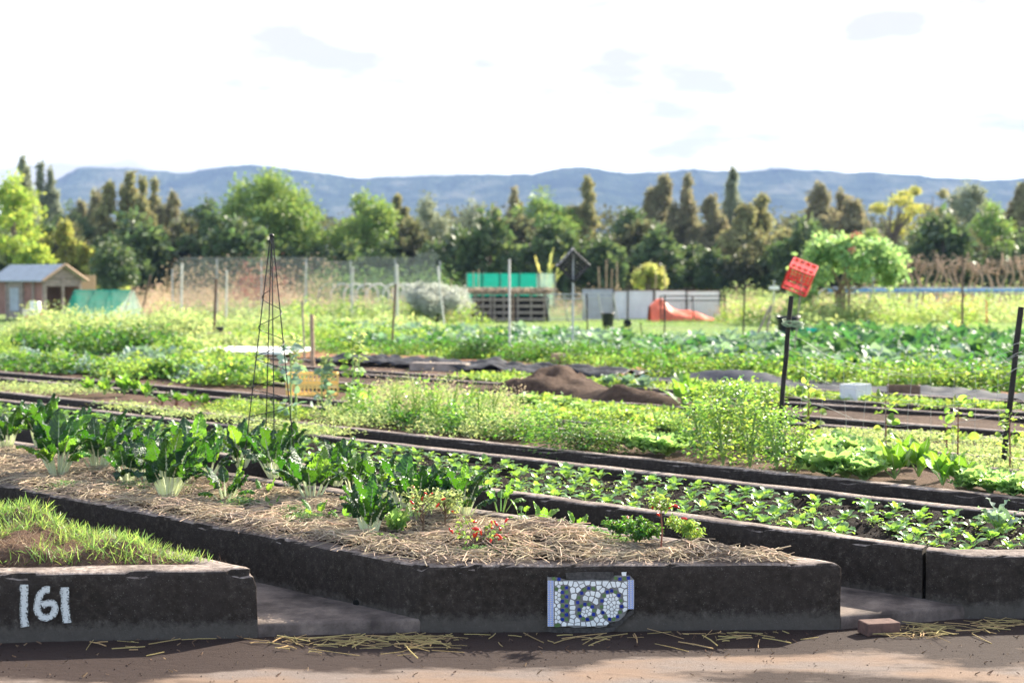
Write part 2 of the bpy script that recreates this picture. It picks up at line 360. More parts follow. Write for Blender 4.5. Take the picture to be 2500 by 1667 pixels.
M['brownwood'] = simple('brown_wood', (.13, .08, .055), .8, .35, 9, bmp=.6)
M['paintgrey'] = simple('pale_painted_wood', (.60, .57, .52), .7, .15, 9)
M['white'] = simple('white_plastic', (.78, .78, .77), .45, .06, 5)
M['offwhite'] = simple('offwhite_sheet', (.60, .64, .66), .5, .1, 3)
M['wire'] = simple('galvanised_wire', (.40, .40, .38), .5, .2, 10, .4)
M['brick'] = simple('red_brick', (.12, .068, .056), .9, .35, 25, bmp=.9)
M['redwall'] = simple('red_painted_wall', (.25, .13, .105), .85, .25, 4)
M['roofgrey'] = simple('grey_roof_felt', (.33, .36, .40), .8, .15, 3)
M['fabric'] = simple('black_weed_fabric', (.014, .014, .020), .5, .3, 4, 0, .3)
M['tarp'] = simple('grey_black_plastic_sheet', (.018, .021, .036), .6, .3, 3, 0, .18)
M['red'] = simple('red_plastic', (.72, .04, .045), .35, .1, 5)
M['orange'] = simple('orange_tarp', (.72, .13, .06), .5, .3, 3)
M['yellowplastic'] = simple('yellow_plastic', (.80, .56, .17), .45, .1, 5)
M['bluepipe'] = simple('blue_pipe', (.10, .30, .62), .4, .1, 5)
M['blackplastic'] = simple('black_plastic', (.02, .021, .025), .4, .2, 5)
M['polystyrene'] = simple('white_polystyrene', (.66, .67, .68), .8, .06, 8)
M['coil'] = simple('green_twine', (.20, .28, .17), .6, .2, 20)
def netm(name, col, op):
    m, t, o = newmat(name); p = principled(t, None, col, .7); tb = nd(t, 'ShaderNodeBsdfTransparent'); ms = nd(t, 'ShaderNodeMixShader')
    tr = nd(t, 'ShaderNodeBsdfTranslucent'); tr.inputs[0].default_value = (*col, 1); m2 = nd(t, 'ShaderNodeMixShader'); m2.inputs[0].default_value = .5
    t.links.new(p.outputs[0], m2.inputs[1]); t.links.new(tr.outputs[0], m2.inputs[2])
    r = ramp(t, [(.3, (op-.12,)*3), (.7, (op+.1,)*3)], nz(t, 2.5, 3)); t.links.new(r, ms.inputs[0])
    t.links.new(tb.outputs[0], ms.inputs[1]); t.links.new(m2.outputs[0], ms.inputs[2]); t.links.new(ms.outputs[0], o.inputs[0]); return m
M['greennet'] = netm('green_shade_cloth', (.008, .30, .23), .76)
M['palenet'] = netm('pale_green_net', (.40, .58, .50), .5)
# ---------------------------------------------------------------- layout: beds run along D (back left); N is across them
Nv = np.array((.665, .747)); Dv = np.array((-.747, .665))
def P(n, s): return Nv*n + Dv*s
def sf(n): return float(np.interp(n, (3.0, 4.58, 5.19, 6.74, 7.37, 20), (7.286, 5.79, 5.25, 3.62, 3.25, -9.38)))
def send(n): return 2.4*n + 3
def ssteps(a, b, fine=.045, fl=4.5):
    out = [a]
    while out[-1] < b:
        d = out[-1]-a; out.append(out[-1] + (fine if d < fl else fine + (d-fl)*.04))
    out[-1] = b; return out
def kerb(outer, inner, z1, z0=-.03, fine_pts=None):
    """sweep a kerb section between an outer and an inner plan polyline (same number of points)"""
    prof = [(0, z0), (0, z0+.05), (0, .25*z1), (0, .5*z1), (0, .75*z1), (0, z1-.022), (.03, z1-.008), (.10, z1), (.3, z1+.003), (.5, z1+.004), (.7, z1+.003), (.9, z1), (.97, z1-.008), (1, z1-.022), (1, z1-.12)]
    O = []; I = []
    for i in range(len(outer)-1):
        a, b = np.array(outer[i]), np.array(outer[i+1]); c, d = np.array(inner[i]), np.array(inner[i+1]); Lg = np.linalg.norm(b-a)
        ts = [0]
        while ts[-1] < 1:
            p = a + (b-a)*ts[-1]; dist = math.hypot(*p)
            ts.append(ts[-1] + max(.04, (dist-9)*.05)/max(Lg, .01))
        ts[-1] = 1
        for q in ts[:-1] if i < len(outer)-2 else ts: O.append(a+(b-a)*q); I.append(c+(d-c)*q)
    V = []
    for o, i_ in zip(O, I):
        dr = (o-i_)/max(1e-6, np.linalg.norm(o-i_))
        for u, z in prof:
            x, y = o + (i_-o)*u
            k = fn(x, y, z, 9)*.006 + fn(x, y, z, 2.3)*.008 + fn(x, y, z, 30)*.003
            edge = math.exp(-((z-z1)/.03)**2)*(max(0, fn(x+7, y, 0, 5)-.16)*.07 + max(0, fn(x, y+3, 2, 17)-.30)*.07) if u < .1 else 0
            x += dr[0]*(k if u < .5 else -k) - dr[0]*edge; y += dr[1]*(k if u < .5 else -k) - dr[1]*edge
            V.append((x, y, z + (fn(x, y, 5, 3)*.006 + fn(x, y, 1, 18)*.002 if z > z1*.6 else 0) - edge*.8))
    m = len(prof); n = len(O)
    Fc = [(i*m+k, (i+1)*m+k, (i+1)*m+k+1, i*m+k+1) for i in range(n-1) for k in range(m-1)]
    mb = MB(); mb.add(V, Fc, 0, None, True)
    for e in (0, n-1):
        r = list(range(e*m, e*m+m)); 
        c = [(r[j], r[j+1], r[m-2-j], r[m-1-j]) for j in range(m//2-1)]
        mb.add(V, np.array(c), 0)
    return mb
KW, KF = .13, .28
def soilmesh(n0, n1, z, fine=.05, amp=.018, edge=.0, hf=None, s1=None, s0=None):
    S = ssteps(0, (s1 or send(n0)) - (s0 if s0 is not None else sf(n0)), fine)
    nn = max(4, int((n1-n0)/max(fine, .045))); V = []
    for s in S:
        for j in range(nn+1):
            n = n0 + (n1-n0)*j/nn; ss = (s0 if s0 is not None else sf(n) + KF*.85) + s; x, y = P(n, ss)
            h = amp*(fbm(x, y, 6, 4)) + amp*.8*fn(x, y, 0, 2)
            V.append((x, y, z + h + (hf(x, y, n, ss) if hf else 0)))
    w = nn+1; Fc = [(i*w+j, i*w+j+1, (i+1)*w+j+1, (i+1)*w+j) for i in range(len(S)-1) for j in range(nn)]
    return MB().add(V, Fc, 0, None, True)
KW, KF = .13, .28
def bed(n0, n1, label, soil, h=.35, hf=None, amp=.018, sz=.30, crack=None, name='raised_bed'):
    root = thing(name, label, 'garden bed', (0, 0, 0), 0, 'concrete edged allotment beds')
    x, y = P((n0+n1)/2, sf((n0+n1)/2)+1); loc = np.array((x, y, 0)); root.location = loc
    se = send(n0)
    o1 = [P(n0, se), P(n0, sf(n0))]; i1 = [P(n0+KW, se), P(n0+KW, sf(n0+KW)+KF)]
    o2 = [P(n1-.06, sf(n1-.06)), P(n1-.022, sf(n1)+.03), P(n1, sf(n1)+.10), P(n1, se)]
    ir = P(n1-KW, sf(n1-KW)+KF); i2 = [ir, ir, ir + Dv*.01, P(n1-KW, se)]
    if crack:
        c0, c1 = P(n0, sf(n0)+crack), P(n0, sf(n0)+crack-.022); d0, d1 = P(n0+KW, sf(n0)+crack+.03), P(n0+KW, sf(n0)+crack+.02)
        kb = [kerb([o1[0], c0], [i1[0], d0], h), kerb([c1, o1[1]]+o2, [d1, i1[1]]+i2, h-.006)]
    else: kb = [kerb(o1+o2, i1+i2, h)]
    for k in kb:
        for v in k.v: v -= loc
        k.build('kerb_wall', M['concrete'], root)
    sm = soilmesh(n0+KW-.01, n1-KW+.01, sz, .035 if n0 < 9 else .12, amp, hf=hf)
    # keep the soil inside the front kerb
    for v in sm.v: v -= loc
    o = sm.build('soil', M[soil], root)
    return root
seed(1)
def heap(x, y, n, s):       # turf clods on the left bed
    e = min(n-3.1, 4.60-n)/.32; e = max(0, min(1, e)); f = max(0, min(1, (s-sf(n)-.20)/.22)); f = f*f*(3-2*f)
    return f*e*(.10 + .09*fbm(x, y, 3.6, 4) + .06*min(1, max(0, (s-sf(n)-.5)/1.5)))
b161 = bed(3.0, 4.58, 'dark concrete garden bed with white painted 161 and turf clods on top', 'brownsoil', .35, heap, .02)
b160 = bed(5.19, 6.74, 'dark concrete garden bed with mosaic 160 plaque, mulched with straw', 'soil', .35, lambda x, y, n, s: .045*max(0, min(1, min(n-5.3, 6.5-n)/.35))*(1+fn(x, y, 0, 2)))
b159 = bed(7.37, 9.02, 'dark concrete garden bed of seedlings with a cracked corner at right', 'soil', .35, None, .045, .29, crack=.26)
b158 = bed(9.5, 11.0, 'concrete edged bed of lettuces and tall weeds behind the seedling bed', 'brownsoil')
b157 = bed(11.55, 13.1, 'concrete edged bed of low greens in front of the soil mound', 'brownsoil')
b156 = bed(13.65, 15.2, 'concrete edged bed heaped with brown soil, bare at right', 'mound', .35, None, .02)
mc = [(A(px, py, .35), r, a) for px, py, r, a in ((1330, 956, .62, .14), (1400, 950, .5, .19), (1370, 945, .32, .12), (1450, 965, .5, .06), (1510, 979, .42, .18), (1585, 988, .65, .08), (1275, 962, .5, .08))]
V = []; g0 = np.array((A(1430, 965, .35)[:2])); ng = 70
for i in range(ng):
    for j in range(ng):
        x = g0[0] + (i/(ng-1)-.5)*4.0; y = g0[1] + (j/(ng-1)-.5)*4.0; n_ = x*.665+y*.747
        h = sum(a*math.exp(-((x-c[0])**2+(y-c[1])**2)/(r*r)) for c, r, a in mc); e = max(0, min(1, min(n_-13.72, 15.14-n_)/.3))
        V.append((x, y, .24 + h*1.15*(e*(2-e))*(1+.4*fbm(x, y, 3.5, 5)) + .10*e*(h > .0) + .02*fbm(x, y, 8, 3)*e))
mbm = MB().add(V, [(i*ng+j, (i+1)*ng+j, (i+1)*ng+j+1, i*ng+j+1) for i in range(ng-1) for j in range(ng-1)], 0, None, True)
solo(mbm, 'soil_mound', M['mound'], 'heap of loose brown soil on the bed in the middle distance', 'soil heap')
b155 = bed(15.7, 17.2, 'concrete edged bed next to the black plastic sheeting', 'brownsoil')
# paths between beds
for i, (a, c) in enumerate(((4.58, 5.19), (6.74, 7.37), (9.02, 9.5), (11.0, 11.55), (13.1, 13.65), (15.2, 15.7))):
    mb = MB(); S = ssteps(0, send(a)-sf(a), .06); V = []; cols = [(-.02, 0), (.0, 1)]
    nn = 10
    for k, s in enumerate([-.0, 0] + [.012] + S[1:]):
        for j in range(nn+1):
            n = a-.02 + (c-a+.04)*j/nn; e = .02 if k < 2 else 0
            x, y = P(n, sf(n)+s+.015 + .008*fn(n, 0, i, 12)); z = (-.03 if k == 0 else .055 if k == 1 else .07) + .004*fn(x, y, 0, 4)
            V.append((x, y, z))
    w = nn+1; nr = len(V)//w
    mb.add(V, [(r*w+j, r*w+j+1, (r+1)*w+j+1, (r+1)*w+j) for r in range(nr-1) for j in range(nn)], 0, None, True)
    tag(mb.build('path', M['path']), kind='structure')
# strip of ground at left of the 161 bed, road, ground sheet
seed(2)
def sheet(name, xs, ys, zf, mat):
    V = [(x, y, zf(x, y)) for y in ys for x in xs]; w = len(xs)
    o = MB().add(V, [(i*w+j, i*w+j+1, (i+1)*w+j+1, (i+1)*w+j) for i in range(len(ys)-1) for j in range(w-1)], 0, None, True).build(name, mat)
    return tag(o, kind='structure')
def gz(x, y):
    n = x*.665 + y*.747; s = -x*.747 + y*.665
    t = max(0, min(1, (n-17.15)/.3)); return -.012 + .25*t
xs = [-6000, -1500, -400, -120, -60, -40] + list(np.linspace(-30, 30, 61)) + [40, 60, 120, 400, 1500, 6000]
ys = [-400, -60, -10] + list(np.linspace(0, 50, 101)) + [55, 60, 70, 90, 120, 200, 500, 1500, 3000, 6000]
sheet('ground', xs, ys, gz, M['ground'])
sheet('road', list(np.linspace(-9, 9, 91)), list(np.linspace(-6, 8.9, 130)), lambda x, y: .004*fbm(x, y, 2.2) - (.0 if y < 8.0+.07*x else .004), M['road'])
# bare terracotta soil strip and lighter plots behind the beds
def nsplot(name, n0, n1, s0, s1, z, mat, amp=.05, fine=.12):
    o = soilmesh(n0, n1, z, fine, amp, s0=s0, s1=s1).build(name, mat); return tag(o, kind='structure')
nsplot('soil', 18.3, 21.0, 5, 27, .27, M['redsoil'], .06)
nsplot('soil', 18.8, 19.9, -9, 4.98, .265, M['brownsoil'], .05)
# shed forecourt
# hills
seed(3)
ridge = [(-400, 640), (-60, 560), (0, 520), (60, 482), (120, 448), (160, 412), (205, 388), (260, 386), (330, 392), (420, 395), (450, 392), (500, 382), (560, 381), (640, 386), (720, 396), (800, 405), (840, 407), (900, 404), (1000, 401), (1080, 400), (1160, 402), (1220, 402), (1245, 394), (1290, 382), (1340, 382), (1400, 391), (1460, 396), (1520, 395), (1600, 391), (1700, 393), (1800, 391), (1880, 394), (1980, 398), (2060, 404), (2150, 409), (2220, 414), (2300, 413), (2352, 408), (2500, 402), (2900, 398)]
def hill(name, rx, Y0, depth, extra, rough, mat, xr):
    V = []; nx = 900; rows = 14
    for i in range(nx):
        px = xr[0] + (xr[1]-xr[0])*i/(nx-1); py = np.interp(px, [r[0] for r in rx], [r[1] for r in rx]) + extra
        top = BY(px, py, Y0); hh = top[2] + rough*fbm(top[0], 0, .012, 3) + 3.0*abs(fbm(top[0], 3, .05, 3))
        for j in range(rows):
            u = j/(rows-1); z = hh*(1-u)**1.15 if u > .12 else hh*(1-u*.45)
            yy = Y0 - depth*u - (150*fbm(top[0], u*300, .005, 4))*u
            V.append((top[0], yy, z if j < rows-1 else -2))
    for i in range(nx): V.append((V[i*rows][0], Y0+60, -2))
    F_ = [(i*rows+j, (i+1)*rows+j, (i+1)*rows+j+1, i*rows+j+1) for i in range(nx-1) for j in range(rows-1)]
    b = nx*rows; F_ += [(i*rows, b+i, b+i+1, (i+1)*rows) for i in range(nx-1)]
    return tag(MB().add(V, F_, 0, None, True).build(name, mat), kind='structure')
def hillm():
    m, t, o = newmat('forested_hillside'); g = nd(t, 'ShaderNodeNewGeometry'); mpn = nd(t, 'ShaderNodeMapping'); mpn.inputs[3].default_value = (1, 1, .35); t.links.new(g.outputs['Position'], mpn.inputs[0])
    f = nz(t, .012, 6, .7, mpn.outputs[0]); f2 = nz(t, .06, 4, .7, g.outputs['Position'])
    c = ramp(t, [(.35, (.008, .018, .010)), (.5, (.04, .06, .035)), (.66, (.14, .14, .10))], f)
    principled(t, o, c, 1, bump(t, f2, 1, 25), .0); return m
hill('hills', ridge, 2600, 900, 0, 5, hillm(), (-400, 2900))
# haze: blue distance
def haze():
    m, t, o = newmat('haze_air'); v = nd(t, 'ShaderNodeVolumePrincipled'); v.inputs['Color'].default_value = (.40, .58, 1, 1); v.inputs['Density'].default_value = .00016; v.inputs['Anisotropy'].default_value = .0
    t.links.new(v.outputs[0], o.inputs['Volume'])
    mb = MB().box((0, 1140, 148), (15000, 3100, 302)); ob = mb.build('haze', m); tag(ob, kind='stuff'); return ob
haze()
# ---------------------------------------------------------------- painted number on the 161 bed, mosaic on the 160 bed
def wallplane(n_a, n_b, out=.0):
    a, b = P(n_a, sf(n_a)), P(n_b, sf(n_b)); d = (b-a)/np.linalg.norm(b-a); nm = np.array((d[1], -d[0]))
    return a + nm*out, d, nm
def onwall(pl, px, py):
    a, d, nm = pl; r = np.array(ray(px, py)); t = (a @ nm)/(r[:2] @ nm); return np.array((r[0]*t, r[1]*t, CH + r[2]*t))
def paintm():
    m, t, o = newmat('white_brush_paint'); uvn = nd(t, 'ShaderNodeUVMap'); sx = nd(t, 'ShaderNodeSeparateXYZ'); t.links.new(uvn.outputs[0], sx.inputs[0])
    ab = nd(t, 'ShaderNodeMath', op='ABSOLUTE'); t.links.new(sx.outputs[0], ab.inputs[0])
    f = nz(t, 170, 3, .7); ad = nd(t, 'ShaderNodeMath', op='MULTIPLY_ADD'); t.links.new(ab.outputs[0], ad.inputs[0]); ad.inputs[1].default_value = -.22; t.links.new(f, ad.inputs[2])
    fac = ramp(t, [(.26, (0,)*3), (.36, (.96,)*3)], ad.outputs[0])
    p = principled(t, None, (.62, .64, .63), .8); tb = nd(t, 'ShaderNodeBsdfTransparent'); ms = nd(t, 'ShaderNodeMixShader')
    t.links.new(fac, ms.inputs[0]); t.links.new(tb.outputs[0], ms.inputs[1]); t.links.new(p.outputs[0], ms.inputs[2]); t.links.new(ms.outputs[0], o.inputs[0]); return m
pm = paintm()
pl = wallplane(3.2, 4.5, .017)
def c5(x, y): return x/2.94, 1200 + y/2.94
strokes = [[(172, 665), (174, 740), (172, 820), (170, 900), (180, 968)],
           [(358, 702), (318, 700), (285, 740), (266, 800), (266, 850), (288, 892), (335, 908), (378, 885), (400, 838), (385, 800), (340, 795), (300, 815)],
           [(464, 685), (466, 760), (466, 830), (478, 900), (480, 940)], [(445, 705), (438, 735)]]
mb = MB()
for k, st in enumerate(strokes):
    pts = []
    for i in range(len(st)-1):
        for q in np.linspace(0, 1, 5)[:-1]: pts.append((1-q)*np.array(st[i], float)+q*np.array(st[i+1], float))
    pts.append(np.array(st[-1], float)); pts = np.array(pts)
    for _ in range(3 if k == 1 else 0): pts[1:-1] = (pts[:-2]+pts[1:-1]*2+pts[2:])/4
    tg = np.gradient(pts, axis=0); tg /= np.linalg.norm(tg, axis=1)[:, None]; nn_ = np.stack([-tg[:, 1], tg[:, 0]], 1)
    w = {0: 30, 1: 27, 2: 31, 3: 13}[k]; V = []; U = []
    for i, p in enumerate(pts):
        for u in (-1, -.5, 0, .5, 1):
            ww = w*(1 + .05*math.sin(i*.9)); q = c5(*(p + nn_[i]*u*ww)); V.append(onwall(pl, *q)); U.append((u, i/len(pts)))
    mb.add(V, [(i*5+j, i*5+j+1, (i+1)*5+j+1, (i+1)*5+j) for i in range(len(pts)-1) for j in range(4)], 0, U)
loc = np.array(b161.location)
for v in mb.v: v -= loc
mb.build('painted_number', pm, b161, uv=True)
# mosaic (crop coordinates: x = 1200 + cx/4.704, y = 1370 + cy/4.704)
seed(11)
plm = wallplane(5.4, 6.5, 0.030)
def c6(x, y): return 1200 + x/4.704, 1370 + y/4.704
def on6(x, y, out=0): 
    a, d, nm = plm; return onwall((a + nm*out, d, nm), *c6(x, y))
panel = [(640, 178), (760, 182), (850, 208), (1000, 215), (1150, 205), (1250, 212), (1400, 205), (1410, 160), (1590, 160), (1640, 215), (1640, 520), (1560, 552), (1530, 622), (1460, 680), (1345, 700), (1322, 742), (1230, 760), (1150, 738), (1080, 752), (960, 762), (880, 742), (760, 752), (640, 748)]
def clip(poly, p, q):   # keep the part of poly nearer to p than q
    m = (p+q)/2; d = q-p; out_ = []
    for i in range(len(poly)):
        a, b = poly[i], poly[(i+1) % len(poly)]; da, db = (a-m)@d, (b-m)@d
        if da <= 0: out_.append(a)
        if (da < 0) != (db < 0) and abs(da-db) > 1e-9: out_.append(a + (b-a)*da/(da-db))
    return out_
def inside(pt, poly):
    x, y = pt; c = False
    for i in range(len(poly)):
        (x1, y1), (x2, y2) = poly[i], poly[i-1]
        if (y1 > y) != (y2 > y) and x < (x2-x1)*(y-y1)/(y2-y1)+x1: c = not c
    return c
def ngon(mb, pts2, z0, z1, mat):
    n = len(pts2); c = np.mean(pts2, axis=0)
    V = [on6(*p, z1) for p in pts2] + [on6(*p, z0) for p in pts2] + [on6(*c, z1)]
    f3 = [(2*n, (i+1) % n, i) for i in range(n)]; mb.add(V, f3, mat); mb.add(V, [(i, (i+1) % n, n+(i+1) % n, n+i) for i in range(n)], mat)
dig = []
for i in range(8): dig.append((814, 300+52*i, i % 2)); dig.append((862, 300+52*i, (i+1) % 2))
def ring(cx, cy, rx, ry, a0, a1, n, ph=0):
    for i in range(n):
        a = R_(a0 + (a1-a0)*i/(n-1)); dig.append((cx+rx*math.cos(a), cy+ry*math.sin(a), (i+ph) % 2))
ring(1090, 575, 88, 88, -195, 145, 12)
for i, (x, y) in enumerate(((1170, 312), (1117, 307), (1065, 325), (1035, 362), (1005, 415), (990, 470))): dig.append((x, y, i % 2))
ring(1378, 500, 115, 165, -90, 245, 15, 1)
for i, (x, y) in enumerate(((715, 198), (775, 203), (1427, 190), (1475, 200), (1525, 195), (1572, 190), (745, 315), (745, 735), (770, 728))): dig.append((x, y, [0, 1, 0, 1, 0, 1, 0, 0, 0][i]))
mosaic_loc = np.array(b160.location)
base = MB(); V = []; 
cc = np.mean(np.array(panel), axis=0)
n_ = len(panel)
Vp = [on6(*p, 0) for p in panel] + [on6(*p, -.035) for p in panel] + [on6(1100, 470, 0)]
base.add(Vp, [(2*n_, (i+1) % n_, i) for i in range(n_)], 0); base.add(Vp, [(i, (i+1) % n_, n_+(i+1) % n_, n_+i) for i in range(n_)], 0)
tiles = MB(); sites = [np.array(d[:2], float) for d in dig]; nd_ = len(sites)
def ok(p, dmin):
    return all(np.hypot(*(p-q)) > dmin for q in sites)
tries = 0
while tries < 5000:
    tries += 1; p = np.array((random.uniform(725, 1560), random.uniform(232, 730)))
    inner = ((p[0]-1378)/85)**2 + ((p[1]-500)/135)**2 < 1
    if (p-np.array((1575., 545.))) @ np.array((190., 253.)) > -9*316: continue
    if inside(p, panel) and ok(p, 33 if inner or 1040 < p[0] < 1140 and 520 < p[1] < 640 else 38 if p[0] < 795 else 50): sites.append(p)
for i, p in enumerate(sites):
    if i < nd_:
        h = 20; a = random.uniform(-.25, .25); sq = [(p + np.array((math.cos(a+k), math.sin(a+k)))*h*1.34*random.uniform(.88, 1.05)) for k in (.785, 2.356, 3.927, 5.498)]
        ngon(tiles, sq, -.002, .0035, 2 if dig[i][2] else 1); continue
    poly = [p + np.array(d)*90. for d in ((-1, -1), (1, -1), (1, 1), (-1, 1))]
    for j, q in enumerate(sites):
        if j != i and np.hypot(*(p-q)) < 180:
            poly = clip(poly, p, q)
            if len(poly) < 3: break
    la, lb = np.array((1575., 545.)), np.array((1322., 735.)); ln = np.array((190., 253.)); ln = ln/np.hypot(*ln); dl = (p-la) @ ln
    for q in (np.array((2*724-p[0], p[1])), np.array((2*1562-p[0], p[1])), np.array((p[0], 2*(222+4*math.sin(p[0]/30))-p[1])), np.array((p[0], 2*(742+9*math.sin(p[0]/55))-p[1])), p - 2*dl*ln):
        if len(poly) >= 3 and np.hypot(*(p-q)) > 4: poly = clip(poly, p, q)
    if len(poly) < 3: continue
    c = np.mean(poly, axis=0); poly = [c + (v-c)*.83 for v in poly]
    if len(poly) >= 3: ngon(tiles, poly, -.002, .003 + random.uniform(0, .001), 0)
ngon(tiles, [np.array(q, float) for q in ((1492, 122), (1550, 120), (1545, 165), (1500, 165))], -.01, .003, 0)
tm = [simple('white_tile', (.78, .80, .80), .18, .12, 20, bmp=.05), simple('green_tile', (.11, .20, .075), .22, .2, 20, bmp=.05), simple('blue_tile', (.012, .035, .26), .18, .25, 20, bmp=.05)]
grout = simple('grey_grout', (.20, .195, .19), .95, .3, 40, bmp=.8)
for b_ in (base, tiles):
    for v in b_.v: v -= mosaic_loc
bp = base.build('mosaic_plaque', grout, b160); bp['label'] = 'chipped mosaic plaque reading 160 in blue and green tiles'
tiles.build('tile_mosaic', tm, bp)
def stripm():
    m, t, o = newmat('patterned_border_tile'); uvn = nd(t, 'ShaderNodeUVMap'); mpn = nd(t, 'ShaderNodeMapping'); mpn.inputs[3].default_value = (2, 22, 1); t.links.new(uvn.outputs[0], mpn.inputs[0])
    ch = nd(t, 'ShaderNodeTexVoronoi'); ch.inputs['Scale'].default_value = 1; ch.inputs['Randomness'].default_value = 0; t.links.new(mpn.outputs[0], ch.inputs['Vector'])
    c = ramp(t, [(0, (.45, .30, .08)), (.16, (.45, .30, .08)), (.2, (.65, .7, .8)), (.36, (.65, .7, .8)), (.42, (.10, .18, .55)), (.55, (.10, .18, .55)), (.6, (.68, .73, .82))], ch.outputs['Distance'])
    principled(t, o, c, .2); return m
sm_ = stripm()
for (x0, x1, y0, y1) in ((644, 714, 218, 745), (1565, 1634, 212, 545)):
    s_ = MB(); V = [on6(x0, y0, .004), on6(x1, y0, .004), on6(x1, y1, .004), on6(x0, y1, .004), on6(x0, y0, -.003), on6(x1, y0, -.003), on6(x1, y1, -.003), on6(x0, y1, -.003)]
    U = [(0, 0), (1, 0), (1, (y1-y0)/527), (0, (y1-y0)/527)]*2
    s_.add(V, [(0, 3, 2, 1), (0, 1, 5, 4), (3, 0, 4, 7), (2, 3, 7, 6), (1, 2, 6, 5)], 0, U)
    for v in s_.v: v -= mosaic_loc
    s_.build('border_strip', sm_, bp, uv=True)
# broken mortar around the plaque
mort = simple('broken_mortar', (.075, .068, .064), .95, .5, 60, bmp=1)
for poly in ([(1340, 700), (1460, 680), (1545, 600), (1632, 545), (1636, 590), (1560, 650), (1470, 740), (1350, 748)], [(640, 752), (860, 762), (1180, 766), (1450, 748), (1400, 800), (1200, 838), (900, 836), (645, 805)], [(850, 130), (1100, 118), (1400, 122), (1405, 200), (1250, 208), (1000, 212), (860, 200)]):
    rb = MB(); ngon(rb, [np.array(p, float) for p in poly], -.05, -.012, 0)
    for v in rb.v: v -= mosaic_loc
    rb.build('mortar_patch', mort, b160)
# weep hole in the 160 bed's left wall: black plug painting its inner shade
hp = np.array((*P(5.19, 0), 0)); a = P(5.19, 0); r = np.array(ray(871, 1471)); t_ = (a@Nv)/(r[:2]@Nv); h0 = np.array((r[0]*t_, r[1]*t_, CH+r[2]*t_))
hm = MB(); q = np.array((*Nv, 0)); hm.tube([h0-q*.012, h0+q*.02], .018, 14)
for v in hm.v: v -= mosaic_loc
hm.build('weep_hole_shade', simple('hole_shade', (.003, .003, .003), 1, 0), b160)
# loose brick in front of the slab between the 160 and 159 beds
mb = MB(); c = A(2152, 1546, .03); mb.box((0, 0, 0), (.20, .095, .068), .1)
bo = mb.build('brick', M['brick'], None, (c[0]+.02, c[1]+.13, .031)); bo.rotation_euler = (.03, .04, R_(14)); tag(bo, 'worn red brick lying against the concrete step at right', 'brick')
bv = bo.modifiers.new('b', 'BEVEL'); bv.width = .006; bv.segments = 2
# ---------------------------------------------------------------- foreground planting
def leafsurf(Lb, W, c0, th0, bend, az=0, fold=.3, ruff=.012, puck=.004, twist=0, ns=16, nt=9, shape=.75, up0=0, ph=0, fr=5):
    """blade grid following a bending midrib; returns verts, faces, uv, midrib points"""
    th = th0; p = np.array(c0, float); V = []; U = []; mid = []
    ca, sa = math.cos(az), math.sin(az); ds = Lb/(ns-1)
    for i in range(ns):
        s = i/(ns-1); th = th0 + bend*s**1.4
        T = np.array((ca*math.sin(th), sa*math.sin(th), math.cos(th))); S0 = np.array((-sa, ca, 0)); N0 = np.cross(T, S0)
        q = twist*s; S = S0*math.cos(q) + N0*math.sin(q); N = np.cross(T, S)     # N faces up/in
        N = -N if N[2] < 0 and abs(q) < .8 and th < 1.6 else N
        if i: p = p + T*ds
        mid.append(p.copy()); w = W*(math.sin(math.pi*min(1, max(.0, (.03+.97*s)))**shape)**.72 if 0 < s < 1 else .02) + .004
        for j in range(nt):
            t = -1 + 2*j/(nt-1); a = abs(t)
            z = fold*a*w + ruff*a*a*math.sin(s*fr*6.28 + ph + (t > 0)*1.7) + puck*math.sin(6.28*8*(s-.3*a)*1.0)*(1-a*.4)*(a > .08) + puck*.8*math.sin(19*t+31*s+ph)
            V.append(p + S*t*w*(1-.12*abs(fold)) + N*z + T*(.02*w*a*math.sin(ph*3+s*11))); U.append((t, s))
    Fc = [(i*nt+j, i*nt+j+1, (i+1)*nt+j+1, (i+1)*nt+j) for i in range(ns-1) for j in range(nt-1)]
    return np.array(V), np.array(Fc), U, np.array(mid)
def chard_mesh_parts(root, H, n, spread, sd_, young=False, wide=1.0):
    r = random.Random(sd_)
    for i in range(n):
        k = i/max(1, n-1); az = i*2.4 + r.uniform(-.3, .3); th0 = .08 + spread*(.25+.75*k)*r.uniform(.7, 1.1)
        Lt = H*(1-.28*k)*r.uniform(.85, 1.08); ls = Lt*r.uniform(.36, .50); r0 = .016 + .02*k
        base = np.array((math.cos(az)*r0, math.sin(az)*r0, -.02)); d = np.array((math.cos(az)*math.sin(th0*.7), math.sin(az)*math.sin(th0*.7), math.cos(th0*.7)))
        top = base + d*(ls+.02); W = Lt*r.uniform(.12, .17)*wide
        bend = r.uniform(.15, 1.15)*(.5+k)
        lm = MB(); v, f, u, mid = leafsurf(Lt-ls, W, top, th0, bend, az, r.choice((-.45, -.3, .15, .35, .5)), r.uniform(.006,.014)*H/.4, .0078 if not young else .002, r.uniform(-.5, .5), 34, 15, .66, ph=r.uniform(0, 6), fr=r.uniform(2, 3.2))
        lm.add(v, f, 0, u, True); lf = lm.build('leaf', M['chardpale' if young or r.random() < .16 else 'chard'], root, uv=True)
        st = MB(); pts = [base + d*(ls+.02)*q for q in (0, .35, .7, 1)] + list(mid[2:int(len(mid)*.72):3])
        rr = [.0095, .0105, .009, .007] + list(np.linspace(.007, .0018, len(pts)-4)); rr = np.array(rr)*(H/.42)*(.85 if young else 1.1)
        st.tube(pts, rr, 8, 0, True, .6); st.build('stalk', M['stalk' if not young else 'seedstalk'], lf)
